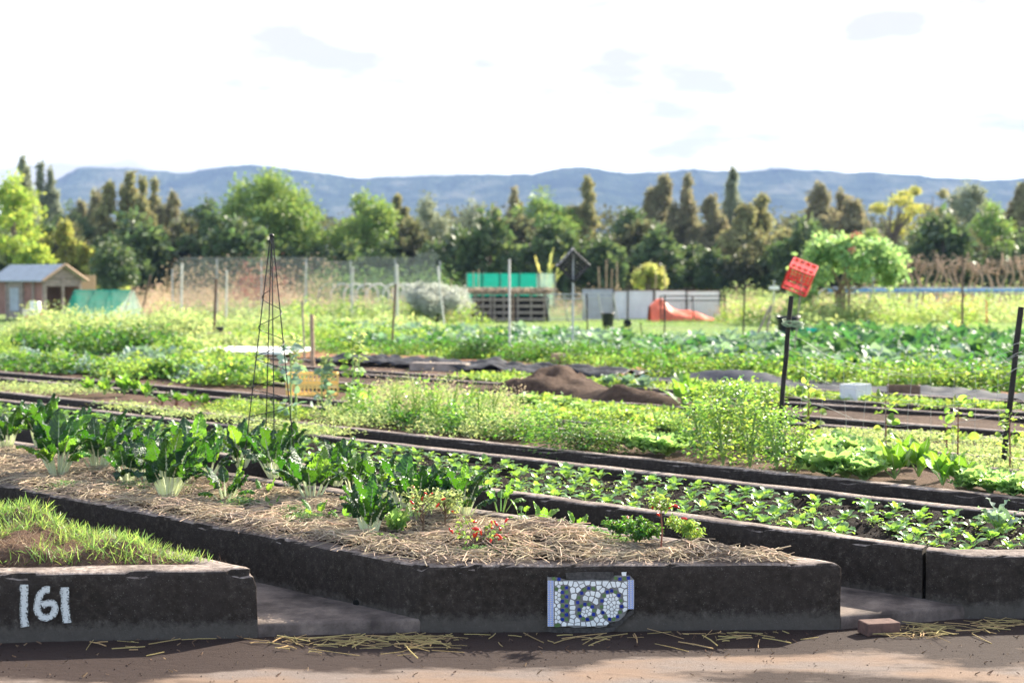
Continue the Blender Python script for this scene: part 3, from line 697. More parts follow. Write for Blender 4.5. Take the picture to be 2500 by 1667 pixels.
def chard(label, px, py, H, n=11, spread=.75, sd_=0, young=False, name='swiss_chard', z=.37):
    if not young: n = int(n*1.15); H *= .95
    c = A(px, py, z); root = thing(name, label, 'chard plant', tuple(c), random.Random(sd_).uniform(0, 6), 'swiss chard plants in the straw mulch')
    chard_mesh_parts(root, H, n, spread, sd_, young); return root
chards = [
 (18, 1100, .46, 12, .7, 'tall bright backlit chard at the left edge, behind the white stalked one'),
 (143, 1163, .58, 15, .8, 'large dark chard with thick white stalks, nearest the left edge'),
 (238, 1152, .50, 13, .85, 'arching chard just right of the large leftmost white stalked chard'),
 (312, 1178, .36, 10, .9, 'low spreading chard between two white stalked chards at left'),
 (95, 1082, .50, 11, .6, 'tall chard with pale leaves standing behind the leftmost clump'),
 (411, 1215, .52, 16, .75, 'chard with a stout bundle of white stalks, left of the wire obelisk'),
 (350, 1140, .44, 11, .8, 'dark crinkled chard in the back row left of the obelisk'),
 (470, 1150, .46, 12, .8, 'glossy dark chard leaning right in the back row by the obelisk'),
 (553, 1222, .30, 10, 1.0, 'short wide chard at the mulch front, left below the obelisk'),
 (590, 1135, .42, 10, .7, 'dark chard growing against the left legs of the obelisk'),
 (668, 1160, .42, 12, .75, 'chard growing under the wire obelisk with white stalks showing'),
 (706, 1128, .36, 10, .8, 'chard growing behind the right legs of the wire obelisk'),
 (761, 1222, .42, 13, .85, 'chard with yellow green lower leaves right of the obelisk'),
 (822, 1178, .36, 11, .8, 'dark chard in the back row, right of the obelisk'),
 (900, 1306, .37, 13, .62, 'nearest chard, tall dark crinkled leaves on white stalks'),
 (984, 1240, .38, 12, .7, 'upright chard just behind the red fruited chilli, left one of two'),
 (1018, 1266, .38, 12, .7, 'chard with broad white stalks rising behind the red chillies'),
 (1127, 1264, .38, 14, .8, 'rightmost large chard, one long leaf fanned out to the right'),
 (505, 1168, .38, 10, .8, 'chard filling the gap left of the obelisk, behind the short wide one'),
 (280, 1118, .44, 11, .75, 'chard in the back row between the two left white stalked clumps'),
 (365, 1180, .33, 9, .9, 'low chard tucked against the left of the stout white bundle'),
 (185, 1108, .46, 11, .7, 'upright chard in the back row right behind the large leftmost clump'),
 (865, 1205, .34, 10, .8, 'small dark chard in the gap behind the nearest chard'),
 (935, 1215, .34, 10, .8, 'dark chard in the back row left of the upright pair'),
 (1070, 1235, .33, 10, .8, 'chard between the upright pair and the rightmost large chard'),
 (715, 1190, .32, 9, .9, 'low chard just right of the one under the obelisk'),
 (450, 1190, .34, 9, .85, 'low dark chard right of the stout white bundle'),
]
for i, (x, y, H, n, sp_, lb) in enumerate(chards): chard(lb, x, y, H, n, sp_, 100+i)
young = [(649, 1212, .14, 6, 1.0, 'tiny chard seedling in straw under the obelisk'), (775, 1268, .15, 6, .9, 'small dark chard sprout in straw left of the nearest chard'),
 (846, 1275, .13, 5, 1.3, 'chard sprout with broad flat leaves lying left of the nearest chard'), (1222, 1242, .21, 6, .8, 'young bright green chard right of the large chards'),
 (1322, 1291, .17, 7, 1.15, 'low young chard with spread leaves behind the straw hump'), (1408, 1298, .13, 6, 1.0, 'small young chard in straw beside the spread leaved one'),
 (664, 1240, .09, 4, 1.1, 'tiny two leaved sprout at the straw front below the obelisk'), (1275, 1262, .12, 4, 1.3, 'young chard with one long leaf drooping right beside the dark soil bed')]
for i, (x, y, H, n, sp_, lb) in enumerate(young): chard(lb, x, y, H, n, sp_, 200+i, True, 'young_chard')
# generic small rosettes
def rosette(name, cat, mats, n, Lf, W, th=(.3, 1.2), bend=.7, stalk=.35, sd_=0, fold=.3, ruff=.008, shape=.6, ns=8, nt=5, fr=3, label=None, curl=0):
    r = random.Random(sd_); mb = MB()
    for i in range(n):
        k = i/max(1, n-1); az = i*2.4 + r.uniform(-.25, .25); t0 = th[0] + (th[1]-th[0])*k*r.uniform(.8, 1.15); Lt = Lf*r.uniform(.75, 1.1)*(1 - .15*(1-k))
        d = np.array((math.cos(az)*math.sin(t0), math.sin(az)*math.sin(t0), math.cos(t0))); ls = Lt*stalk
        v, f, u, mid = leafsurf(Lt-ls, W*r.uniform(.8, 1.1), d*ls, t0, bend*r.uniform(.5, 1.3), az, fold*r.uniform(.4, 1.3), ruff, 0.001, r.uniform(-.3, .3), ns, nt, shape, ph=r.uniform(0, 6), fr=fr)
        mb.add(v, f, 0, u, True)
        if stalk > .05: mb.tube([np.array((0, 0, -.005)), d*ls*.5, d*ls, mid[2], mid[len(mid)//2]], [W*.16, W*.13, W*.11, W*.07, W*.03], 5, 1, True, .6)
    o = mb.build(name, mats, uv=True); return tag(o, label or name, cat)
Mx = [M['seedling'], M['seedstalk']]
SEED = Pool([lambda k=k: rosette('seedling', 'seedling', Mx, 6+k % 4, .112+.008*(k % 3), .027, (.3, 1.15), 1.1, .38, 300+k, .25, .003, .42) for k in range(12)])
seed(21)
# rows of young pak choi in the dark soil bed
rows_n = (7.69, 7.95, 8.21, 8.47, 8.73)
rl = ['nearest', 'second', 'middle', 'fourth', 'farthest']
cnt = 0
for ri, n0 in enumerate(rows_n):
    s = sf(n0) + .45 + .13*(ri % 2); vi = 0
    while s < 15.2 + ri*.7 and vi < 62:
        n = n0 + random.uniform(-.045, .045); x, y = P(n, s)
        if x < .365*y and random.random() > (.05 + (.25 if 1.0 < s < 1.4 else 0)):
            sc = random.uniform(.75, 1.15)*(1 if s < 12 else .9)
            SEED.put((x, y, .292), random.uniform(0, 6.28), sc, 'pak choi seedling in the %s row of dark soil, %s from right' % (rl[ri], ordw(vi)), 'young pak choi in the %s row' % rl[ri], tilt=(random.uniform(-.1, .1), random.uniform(-.1, .1))); cnt += 1; vi += 1
        s += random.uniform(.165, .235)
seed(25); nc = 9000; cn_ = rng.uniform(7.52, 8.87, nc); cs_ = np.array([sf(a) for a in cn_]) + .3 + 9*rng.random(nc)**1.4; cxy = np.array([P(a, b) for a, b in zip(cn_, cs_)])
mb = MB(); sz = .003 + .011*rng.random(nc)**3; inst(mb, T_ROCK, np.column_stack([cxy, .293 + .045*np.array([fbm(x, y, 6, 4) + .8*fn(x, y, 0, 2) for x, y in cxy])]), frames(rdir(nc), rdir(nc)), sz); tag(mb.build('soil_clods', M['soil']), 'dark crumbly clods on the seedling bed soil', 'soil clods', kind='stuff')
# kale plants at right end of the seedling bed
kr = rosette('kale_plant', 'kale', [M['cabbage'], M['seedstalk']], 9, .25, .05, (.1, 1.0), .6, .45, 5, .2, .012, .5, label='blue green kale plant among the seedlings near the right edge')
c = A(2440, 1300, .29); kr.location = tuple(c)
# straw mulch on the 160 bed
def straw(name, label, pts, Ls, wd, zs, flat=.25, kind='stuff', mat='straw', T=T_STRAW, al=1):
    n = len(pts); mb = MB(); d = rdir(n, -flat, flat); d[:, 1] *= al; nr = np.tile((0, 0, 1.), (n, 1)); Rm = frames(d, nr)
    sc = np.stack([wd, Ls, wd], 1); p = np.column_stack([pts, zs]) - d*Ls[:, None]*.5; inst(mb, T, p, Rm, sc, 0)
    o = mb.build(name, M[mat]); return tag(o, label, 'straw' if mat == 'straw' else 'straw' if 'straw' in mat else 'litter', kind=kind)
def soilz160(n, s): 
    x, y = P(n, s); return .30 + .045*max(0, min(1, min(n-5.3, 6.5-n)/.35))*(1+fn(x, y, 0, 2))
seed(22)
N = 21000; ss = sf(5.9) - 1.0 + 9.5*rng.random(N)**1.35; nn = rng.uniform(5.19, 6.6, N)
keep = []
for i in range(N):
    n, s = nn[i], ss[i]; f = s - sf(n)
    lim = .125 + .10*fn(n*2, s, 0, 1.8)
    if f < lim or (n < 5.235 + .09*fn(s, n, 0, 2.3)) or (n > 6.50 and f > 1.2): continue
    if f > 3.5 and random.random() < .3: continue
    keep.append(i)
nn, ss = nn[keep], ss[keep]; xy = np.array([P(a, b) for a, b in zip(nn, ss)])
hump = []
for (x, y), n, s in zip(xy, nn, ss):
    c1 = A(1300, 1320, .38); h = .10*math.exp(-((x-c1[0])**2+(y-c1[1])**2)/.12); c2 = A(1700, 1340, .38); h += .07*math.exp(-((x-c2[0])**2*1.2+(y-c2[1])**2*2)/.05)
    edge = min(1, max(0, (s-sf(n)-.15)/.3)); hump.append((max(soilz160(n, s), .355 if min(n-5.19, s-sf(n)) < .28 else 0) + .008 + (.045+.02*fn(x, y, 0, 4))*random.random()**.7*(.35+.65*edge) + h*random.uniform(.6, 1)))
zs = np.array(hump); n = len(zs)
straw('straw_mulch', 'dry pale straw mulch spread over the bed with chard and chillies', xy, rng.uniform(.06, .30, n)*rng.uniform(.6, 1.1, n), rng.uniform(.0018, .0048, n), zs, .2)
seed(26); m_ = 420; f_ = rng.random(m_)*7; side = rng.random(m_) < .6
pn = np.where(side, 5.20 + .07*rng.random(m_), rng.uniform(5.3, 6.6, m_)); ps = np.array([sf(a) for a in pn]) + np.where(side, .15 + f_, .03 + .14*rng.random(m_))
straw('kerb_straw', 'stray straw stalks lying across the kerb tops of the mulched bed', np.array([P(a, b) for a, b in zip(pn, ps)]), rng.uniform(.04, .24, m_), rng.uniform(.0018, .004, m_), .362 + .012*rng.random(m_), .06)
seed(23)
# straw and litter on the road at the foot of the beds
pts = []; 
for cx, n, sx in ((850, 60, 130), (1030, 60, 80), (1500, 14, 150), (1780, 26, 140), (2260, 60, 60), (2430, 34, 60), (700, 14, 80), (300, 12, 160), (1300, 10, 250)):
    for _ in range(n):
        x = random.gauss(cx, sx*.6); yb = np.interp(x, (0, 640, 980, 2020, 2370, 2500), (1577, 1563, 1556, 1546, 1524, 1515)); c = A(x, yb + abs(random.gauss(6, 16)), .0); pts.append(c[:2])
pts = np.array(pts); n = len(pts)
straw('road_straw', 'loose straw stalks lying on the dirt at the foot of the beds', pts, rng.uniform(.03, .34, n)*rng.uniform(.3, 1, n), rng.uniform(.0018, .0042, n), rng.uniform(.006, .022, n), .05, mat='goldstraw', T=T_STRAW0, al=.75)
x = rng.uniform(-3, 3.4, 300); y = 7.3 - rng.random(300)**2.2*1.6; y += .03*x
straw('road_litter', 'scattered crumbs of leaf and twig on the dirt road', np.column_stack([x, y]), rng.uniform(.004, .03, 300)*rng.random(300), rng.uniform(.0012, .004, 300), rng.uniform(.002, .005, 300), .05, mat='root')
nr_ = 6000; x = rng.uniform(-3, 3.4, nr_); y = 7.4 + .06*x - rng.random(nr_)**1.5*2.1
mb = MB(); inst(mb, T_ROCK, np.column_stack([x, y, np.full(nr_, .002)]), frames(rdir(nr_), rdir(nr_)), .001+.005*rng.random(nr_)**7); tag(mb.build('gravel', M['road']), 'fine grit and small stones on the dirt road', 'gravel', kind='stuff')
# grass and dead roots over the turf clods
def z161(n, s): 
    x, y = P(n, s); return .30 + .03*fbm(x, y, 6, 4)*.6 + heap(x, y, n, s)
seed(24)
def turf(name, label, cat, N, cond, mat, Ls, wd, zup, T=T_BLADE, zoff=0, lo=.15, hi=1):
    p = []; 
    while len(p) < N:
        n = random.uniform(3.0, 4.57); f = random.uniform(.2, 6.5)**1.0; s = sf(n)+f
        q = fn(*P(n, s), 2, 3.2)
        if cond(q, n, f): p.append((*P(n, s), z161(n, s)+zoff*random.random()))
    p = np.array(p); d = rdir(N, lo, hi); d[:, 2] = np.abs(d[:, 2]) + zup; Rm = frames(d, rdir(N)); Lr = rng.uniform(*Ls, N)
    mb = MB(); inst(mb, T, p, Rm, np.stack([Lr*wd, Lr, Lr], 1)); return tag(mb.build(name, M[mat]), label, cat, kind='stuff')
turf('grass', 'bright green grass growing from turf clods on the left bed', 'grass', 36000, lambda q, n, f: q > (-.22 if f < .8 else -.5) and f > .30, 'grass', (.02, .10), 1.1, .3)
turf('dead_roots', 'brown matted roots and dead grass in the turf clods', 'roots', 22000, lambda q, n, f: (f < .75 or q < .05) and f > .20, 'root', (.02, .08), .4, -.05, zoff=.03, lo=-.6)
turf('dead_grass', 'pale dry grass strands among the turf clods', 'dry grass', 5000, lambda q, n, f: f > .3, 'straw', (.02, .09), .5, .05)
# chilli plants
def chilli_plant(label, px, py, H, r, nleaf, nfr, sd_, mats=('weed', 'twig'), up=.6, z=.37, top=0):
    R = random.Random(sd_); seed(sd_); c = A(px, py, z); root = thing('chilli_plant', label, 'chilli plant', tuple(c), 0, 'chilli plants at the front of the mulched bed')
    st = MB(); tips = []
    st.tube([(0, 0, -.03), (.01, 0, H*.4), (R.uniform(-.02, .02), R.uniform(-.02, .02), H*up)], [.006, .005, .003], 6, 0)
    for i in range(14):
        a = R.uniform(0, 6.28); z0 = H*R.uniform(.15 + top*.6, up); l = r*R.uniform(.5, 1); e = np.array((math.cos(a)*l, math.sin(a)*l, z0 + (H-z0)*R.uniform(.2, 1)))
        m_ = e*.5 + np.array((0, 0, z0*.5)); m_[:2] *= .8; st.tube([(0, 0, z0), m_, e], [.003, .0025, .0012], 5, 0); tips.append((np.array((0, 0, z0)), m_, e))
    st.build('stem', M[mats[1]], root)
    lm = MB(); idx = rng.integers(0, len(tips), nleaf); q = rng.uniform(.15, 1.1, nleaf); p = np.array([tips[i][1]*(1-t)*1.0 + tips[i][2]*t for i, t in zip(idx, q)]) + rng.normal(0, .012, (nleaf, 3))
    d = rdir(nleaf, -.9, .5); inst(lm, T_LEAF, p, frames(d, rdir(nleaf, .2, 1)), rng.uniform(.012, .034, nleaf)); lm.build('foliage', M[mats[0]], root)
    for i in range(nfr):
        b = tips[R.randrange(len(tips))]; p0 = b[2]*R.uniform(.75, 1.05) + np.array([R.uniform(-.02, .02) for _ in range(3)]); d = np.array((R.uniform(-.7, .7), R.uniform(-.7, .7), R.uniform(-.6, 1))); d /= np.linalg.norm(d); l = R.uniform(.028, .045)
        f = MB(); f.tube([p0, p0+d*l*.25, p0+d*l*.6+np.array((0, 0, -.002)), p0+d*l*.85+np.array((0, 0, -.004)), p0+d*l+np.array((0, 0, -.007))], [.004, .0075, .0065, .004, .001], 7, 0); f.build('chilli', M['chilli'], root)
    return root
chilli_plant('tall thin chilli plant with red fruit in front of the chards', 1031, 1300, .26, .12, 330, 12, 31, ('weedpale', 'twig'))
chilli_plant('yellowing chilli plant left of the rightmost large chard', 1085, 1290, .24, .12, 380, 2, 36, ('weedpale', 'twig'))
chilli_plant('nearly leafless chilli plant covered in clustered red fruit', 1165, 1345, .17, .20, 130, 22, 32, ('weed', 'twig'))
chilli_plant('low bushy dark green chilli plant with red fruit at bed front', 1551, 1338, .16, .17, 1500, 6, 33, ('weeddark', 'twig'))
chilli_plant('tall spindly chilli plant rising over the far kerb on a straw stake', 1612, 1350, .31, .08, 190, 5, 34, ('weed', 'reddish'), .8, top=1)
chilli_plant('small dense chilli plant at the right tip of the mulched bed', 1680, 1330, .15, .12, 600, 5, 35, ('weed', 'twig'))
# lettuce like seedling next to nearest chard
o = rosette('mustard_lettuce', 'lettuce', [M['lettuce'], M['seedstalk']], 9, .19, .042, (.05, .5), .35, .12, 44, -.3, .016, .6, 14, 9, 5, label='light yellow green lettuce right of the nearest chard'); o.location = tuple(A(969, 1302, .36))
def px_of(n, s, z=.3):
    x, y = P(n, s); dz = z-CH; f = y*cp - dz*sp; u = y*sp + dz*cp; return 1250 + F*x/f, 833.5 - F*u/f
# low weeds in the mulch
def mat_weeds(name, label, cells, per, leaf, mat, hgt=.03, z=.37, cat='weeds', T=T_LEAF, zfun=None, lo=-.2, extra=.0):
    """cells: (px, py, rx m, ry m)"""
    p = []; 
    for (px, py, rx, ry) in cells:
        c = A(px, py, z); a = rng.normal(0, .5, per); b = rng.normal(0, .5, per); h = hgt*rng.random(per)**.8*np.exp(-(a*a+b*b)*.8)
        q = np.stack([c[0]+a*rx, c[1]+b*ry, np.full(per, z)+h+extra], 1); p.append(q)
    p = np.concatenate(p); n = len(p); mb = MB(); inst(mb, T, p, frames(rdir(n, lo, 1), rdir(n, .2, 1)), rng.uniform(leaf*.6, leaf*1.3, n)); return tag(mb.build(name, M[mat]), label, cat, kind='stuff')
seed(41)
mat_weeds('mulch_weeds', 'low feathery green weeds creeping through the straw mulch', [(930, 1322, .12, .10), (1170, 1352, .16, .06), (745, 1268, .13, .12), (590, 1230, .12, .12), (330, 1190, .2, .15), (160, 1190, .15, .15), (720, 1250, .1, .1), (1240, 1345, .14, .04), (1350, 1350, .08, .03), (1500, 1325, .09, .07), (1460, 1310, .06, .05), (560, 1215, .1, .1), (450, 1200, .12, .1), ], 420, .016, 'greygreen', .045)
mat_weeds('soil_sprouts', 'tiny green weed sprouts scattered over the dark soil', [(lambda q: (q[0], q[1], .1, .08))(px_of(random.uniform(7.75, 8.55), sf(8)+random.random()**1.5*6)) for _ in range(90)] , 22, .014, 'weedpale', .012, .30)
# ---------------------------------------------------------------- wire obelisk
ob = thing('obelisk_trellis', 'tall black wire obelisk with spiral standing among the chards', 'garden obelisk', tuple(A(658, 1152, .34)))
oc = np.array(ob.location); top = AY(663, 568, oc[1]) - oc
for a in (.35, .35+math.pi/2, .35+math.pi, .35+1.5*math.pi):
    b = np.array((math.cos(a)*.215, math.sin(a)*.215, -.06)); MB().tube([b, top + np.array((math.cos(a)*.008, math.sin(a)*.008, -.02))], .0045, 8).build('leg', M['blackmetal'], ob)
mb = MB(); pts = []
for i in range(260):
    u = i/259; z = .10 + (top[2]*.76-.10)*u; rr = .222*(1-z/top[2]) + .004 + .006*math.sin(u*9); a = .9 + u*2*math.pi*5.6; pts.append((math.cos(a)*rr + top[0]*z/top[2], math.sin(a)*rr, z))
mb.tube(pts, .0032, 6); mb.build('spiral_wire', M['blackmetal'], ob)
mb = MB(); pr = [(0, .0), (.3, .012), (.6, .019), (1, .021), (1.4, .017), (1.7, .008), (1.9, .001)]
mb.tube([top + np.array((0, 0, -.045 + .022*a)) for a, r in pr], [max(.002, r) for a, r in pr], 12); mb.build('finial', M['blackmetal'], ob)
# ---------------------------------------------------------------- planting in the beds behind
def veg(name, label, cat, cells, per, leaf, mat, hgt, z=.33, T=T_LEAF, lo=-.3, kind='stuff', dome=1.0):
    """cells in full view pixels: (x, y of the foot, half width m, half depth m)"""
    ps = []
    for c_ in cells:
        px, py, rx, ry = c_[:4]; hh = c_[4] if len(c_) > 4 else hgt; c = B(px, py, z); m = int(per*(hh/hgt)**.5)
        a = rng.normal(0, .5, m); b = rng.normal(0, .5, m); h = hh*rng.random(m)**.75*np.exp(-(a*a+b*b)*dome)*rng.uniform(.6, 1.2, m)
        ps.append(np.stack([c[0]+a*rx, c[1]+b*ry, z+h], 1))
    p = np.concatenate(ps); n = len(p); mb = MB()
    inst(mb, T, p, frames(rdir(n, lo, 1), rdir(n, .1, 1)), rng.uniform(leaf*.6, leaf*1.3, n)); return tag(mb.build(name, M[mat]), label, cat, kind=kind)
def line(x0, y0, x1, y1, n, rx, ry, h=None, jx=10, jy=3):
    out = []
    for i in range(n):
        t = (i+.5)/n; c = (x0+(x1-x0)*t + random.gauss(0, jx), y0+(y1-y0)*t + random.gauss(0, jy), rx*random.uniform(.7, 1.2), ry*random.uniform(.7, 1.2))
        out.append(c + ((h*random.uniform(.5, 1.3),) if h else ()))
    return out
seed(51)
veg('weeds', 'mass of pale flowering weeds behind the kerb, right of the obelisk', 'weeds', line(770, 962, 1230, 1008, 22, .24, .24, .20, 25, 6) + line(820, 935, 1200, 985, 26, .2, .25, .27, 30, 10) + line(860, 915, 1160, 950, 12, .2, .25, .30, 30, 8), 330, .030, 'weedpale', .36)
veg('weeds', 'wispy dry seed heads standing in the pale weeds', 'weeds', line(850, 945, 1180, 980, 20, .14, .14, .45, 25, 8), 130, .022, 'dry', .45, dome=.3)
veg('weeds', 'fresh green clumps among the pale weeds', 'weeds', line(800, 940, 1220, 990, 16, .16, .18, .34, 25, 10), 170, .055, 'seedling', .34)
veg('weeds', 'greener leafy undergrowth mixed into the pale weeds behind the kerb', 'weeds', line(760, 955, 1240, 1005, 26, .3, .3, .18), 260, .04, 'weeddark', .2)
veg('ground_cover', 'very pale tiny seedlings carpeting the beds at right', 'ground cover', line(1880, 1010, 2420, 1052, 30, .35, .3, .05) + line(1920, 1035, 2440, 1085, 22, .3, .25, .07) + line(1900, 992, 2400, 1025, 20, .4, .3, .05), 260, .028, 'weedpale', .08)
veg('ground_cover', 'low bright green salad greens carpeting the bed before the mound', 'ground cover', line(1160, 950, 1560, 985, 22, .3, .25, .12) + line(1190, 925, 1540, 955, 16, .35, .25, .10) + line(900, 905, 1150, 930, 8, .4, .3, .13), 230, .05, 'weed', .13)
veg('ground_cover', 'creeping green weeds along the kerbs between the middle beds', 'ground cover', line(1080, 868, 1500, 892, 16, .5, .25, .09) + line(1560, 895, 1800, 915, 10, .4, .25, .14) + line(1700, 900, 2352, 945, 16, .4, .15, .06), 260, .06, 'weed', .13)
veg('carrot_greens', 'low feathery green row along the kerb left of the obelisk', 'vegetable row', line(505, 940, 690, 962, 14, .3, .25, .14), 420, .03, 'weed', .14)
veg('weeds', 'sparse pale weeds in the beds at the far left', 'weeds', line(0, 892, 200, 902, 14, .5, .4, .12) + line(250, 930, 620, 968, 18, .3, .3, .05) + line(560, 985, 760, 1000, 16, .3, .3, .10), 150, .035, 'weedpale', .12)
veg('leafy_greens', 'band of mixed leafy greens in the left middle beds', 'leafy greens', line(-20, 835, 600, 880, 34, .35, .3, .28, 14, 6) + line(350, 820, 600, 855, 16, .35, .3, .3, 14, 6), 230, .075, 'weed', .28)
veg('leafy_greens', 'pale silvery leaves scattered in the left middle beds', 'leafy greens', line(0, 835, 640, 870, 26, .3, .25, .26, 20, 8), 110, .08, 'cabbage', .28)
veg('leafy_greens', 'deeper green leaves among the left middle beds', 'leafy greens', line(0, 838, 620, 878, 30, .45, .4, .24), 240, .085, 'weeddark', .24)
veg('tall_weeds', 'tall pale grassy weeds filling the plots at left', 'weeds', line(40, 795, 470, 800, 26, .8, .7, .8) + line(60, 775, 420, 775, 20, .9, .8, .8) + line(420, 815, 700, 800, 12, .8, .6, .35), 520, .09, 'weedpale', .7, .24)
veg('tall_weeds', 'dark green leafy base of the tall weeds at left', 'weeds', line(30, 815, 420, 822, 26, .7, .5, .6), 460, .10, 'weeddark', .6, .24)
veg('round_bush', 'dense rounded green bush cut off by the left edge', 'bush', [(2, 835, .5, .5, .6), (-10, 838, .4, .4, .6)], 1500, .04, 'weed', .6, .28, kind=None)
veg('weeds', 'yellow green low weeds behind the black fabric', 'weeds', line(700, 786, 1150, 800, 26, .9, .6, .35) + line(560, 785, 900, 790, 16, 1, .8, .45), 330, .08, 'weed', .35, .25)
veg('weeds', 'dark green leafy edge under the cabbage rows', 'weeds', line(760, 803, 1560, 846, 60, .8, .35, .42) + line(1500, 868, 2380, 898, 46, .6, .4, .42), 300, .07, 'weeddark', .42, .25)
veg('weeds', 'bright low weeds along the front of the cabbage rows', 'weeds', line(780, 807, 1560, 850, 44, .8, .25, .22) + line(1500, 872, 2380, 902, 46, .6, .35, .36), 260, .065, 'weed', .3, .25)
veg('lawn_grass', 'sunlit grass of the far lawn and plot edges', 'grass', [(random.uniform(700, 2400), random.uniform(738, 790), 2.2, 2.0, .18) for _ in range(60)], 380, .11, 'grass', .2, .24, T_BLADE, .2)
veg('weeds', 'pale green overgrown plots across the far middle', 'weeds', line(330, 762, 960, 765, 40, 1.6, 1.4, .5) + line(400, 742, 950, 742, 30, 1.8, 1.5, .7) + line(1800, 745, 2400, 735, 30, 1.6, 1.3, .8) + line(1650, 712, 2400, 712, 30, 2.2, 1.5, 1.2), 380, .12, 'weedpale', .7, .24)
veg('dry_brambles', 'tan dry stalks and brambles below the chain link fence', 'dry brambles', line(300, 722, 760, 718, 40, 1.2, 1, 1.2, 20, 6) + line(340, 735, 700, 735, 20, 1.2, 1, .7) + line(2050, 715, 2400, 715, 14, 1.5, 1, .9), 620, .11, 'dry', 1.4, .24, lo=-.6)
veg('dry_vines', 'reddish dead vines tangled in the chain link fence', 'dry vines', [(x, 733, .5, .2, 2.3) for x in (560, 580, 612, 640)], 420, .085, 'dryred', 2.3, .24, lo=-.7, dome=.3)
veg('dry_vines', 'tan dead creepers hanging in the fence tops', 'dry vines', [(x, 730, .6, .2, 2.4) for x in range(400, 780, 30)], 330, .085, 'dry', 2.4, .24, lo=-.7, dome=.3)
veg('dry_vines', 'grey green scrub behind the wire mesh fence', 'scrub', [(x, 722, .9, .6, 2.1) for x in range(720, 1040, 26)], 700, .1, 'greygreen', 2.1, .24, lo=-.7, dome=.4)
veg('yellow_flowers', 'orange and yellow flowers beside the blue pipes at right', 'flowers', line(2130, 735, 2260, 735, 9, .8, .5, .9) + [(2185, 775, .4, .3, .4), (2200, 780, .4, .3, .5)], 240, .08, 'yellowleaf', .8, .24, T_ROUND)
veg('orange_flowers', 'orange flower heads among the yellow flowers at right', 'flowers', line(2140, 735, 2230, 735, 6, .7, .5, 1.0) + [(2195, 776, .3, .3, .3)], 60, .07, 'flower', .9, .24, T_ROUND)
veg('wild_flowers', 'white flower heads rising behind the black fabric', 'flowers', line(1540, 868, 1720, 872, 12, .15, .1, .45), 40, .04, 'yellowleaf', .4, .25)
# -- individual plants
LET = Pool([lambda k=k: rosette('lettuce', 'lettuce', [M['lettuce'], M['seedstalk']], 22, .24, .095, (.05, 1.15), .55, .12, 500+k, .35, .02, .5, 9, 9, 3.5) for k in range(4)])
def many(pool, items, group=None, z=.33, rz=None):
    for it in items:
        x, y, sc, lb = it[:4]; c = B(x, y, z); pool.put(tuple(c), random.uniform(0, 6.28), sc, lb, group)
veg('dry_reeds', 'dry reeds and tall weeds standing between the far posts', 'dry weeds', line(700, 738, 1080, 730, 26, .7, .5, 1.1, 16, 6) + line(1290, 722, 1430, 716, 8, .6, .5, 1.0, 14, 3) + line(1660, 735, 2380, 722, 34, .8, .5, 1.0, 18, 6), 260, .10, 'dry', 1.1, .24, lo=-.2)
veg('tall_weeds', 'rank green weeds around the far hoops and pipes', 'weeds', line(640, 742, 1080, 740, 24, .8, .5, .9, 16, 6) + line(1660, 742, 2400, 732, 30, .8, .5, .9, 18, 6), 300, .11, 'weed', .9, .24)
seed(61)
lt = ['frilly pale lettuce leftmost behind the kerb, beside the dark trailing bush', 'pale upright lettuce second from the dark trailing bush', 'pale lettuce between the trailing bush and the tall potato plants', 'pale lettuce against the foot of the tall potato plants', 'pale lettuce tucked behind the front lettuces near the trailing bush']
many(LET, [(1450+28*i, 1030+5*i-(18 if i == 4 else 0), .95, lt[i]) for i in range(5)], 'lettuces behind the second kerb')
for i in range(9):
    many(LET, [((1868, 1082), (1905, 1092), (1945, 1096), (1985, 1102), (1890, 1052), (1930, 1048), (1965, 1060), (1868, 1060), (2005, 1078))[i] + (1.15, ('leftmost', 'second from left', 'third from left', 'fourth from left', 'back left', 'back middle', 'back right', 'hindmost left', 'rightmost')[i] + ' large frilly lettuce in the clump right of the potato plants')], 'clump of large frilly lettuces')
many(LET, [(2225+i*25, 1122+i*4-(14*(i % 2)), .8, ordw(i) + ' small bright lettuce from the left in the row at the right end') for i in range(8)], 'lettuce row at the right end of the kerb')
many(LET, [(x, y, .8, '%s loose green lettuce in the low bed in front of the soil mound' % w_) for w_, (x, y) in zip(('leftmost', 'second', 'fourth', 'fifth', 'sixth', 'seventh', 'third', 'rightmost'), ((1215, 930), (1260, 952), (1330, 950), (1395, 962), (1450, 972), (1500, 980), (1290, 935), (1540, 990)))], 'lettuces in the bed before the mound')
BROAD = Pool([lambda k=k: rosette('broad_leaf_greens', 'leafy green', [M['chardpale'], M['seedstalk']], 9, .34, .065, (.05, .8), .3, .3, 520+k, .25, .006, .55, 8, 5, 2) for k in range(3)])
many(BROAD, [(2055, 1098, 1.0, 'upright broad leaved green plant right of the frilly lettuces'), (2110, 1092, 1.05, 'glossy green plant with one tall rounded leaf, right of the lettuces'), (2165, 1112, .9, 'upright endive like plant before the short lettuce row'), (2200, 1116, .85, 'second endive like plant before the short lettuce row'),
 (2085, 1070, .9, 'broad leaved plant standing behind the glossy green plant'), (1570, 935, 1.4, 'large leafy plant on the right shoulder of the soil mound'), (1600, 940, 1.2, 'leafy plant next to the large one at the mound right shoulder')], 'broad leaved greens on the middle beds')
many(BROAD, [(205, 902, .75, 'lime green leafy plant in the left bed, leftmost of the row'), (240, 906, .8, 'lime green leafy plant second from the left in the row'), (285, 906, .95, 'tall lime green leafy plant in the middle of the left row'), (310, 905, .8, 'lime green leafy plant right of the tall one in the left row'), (335, 912, .75, 'lime green leafy plant at the right end of the left row')], 'leafy plants in the left bed')
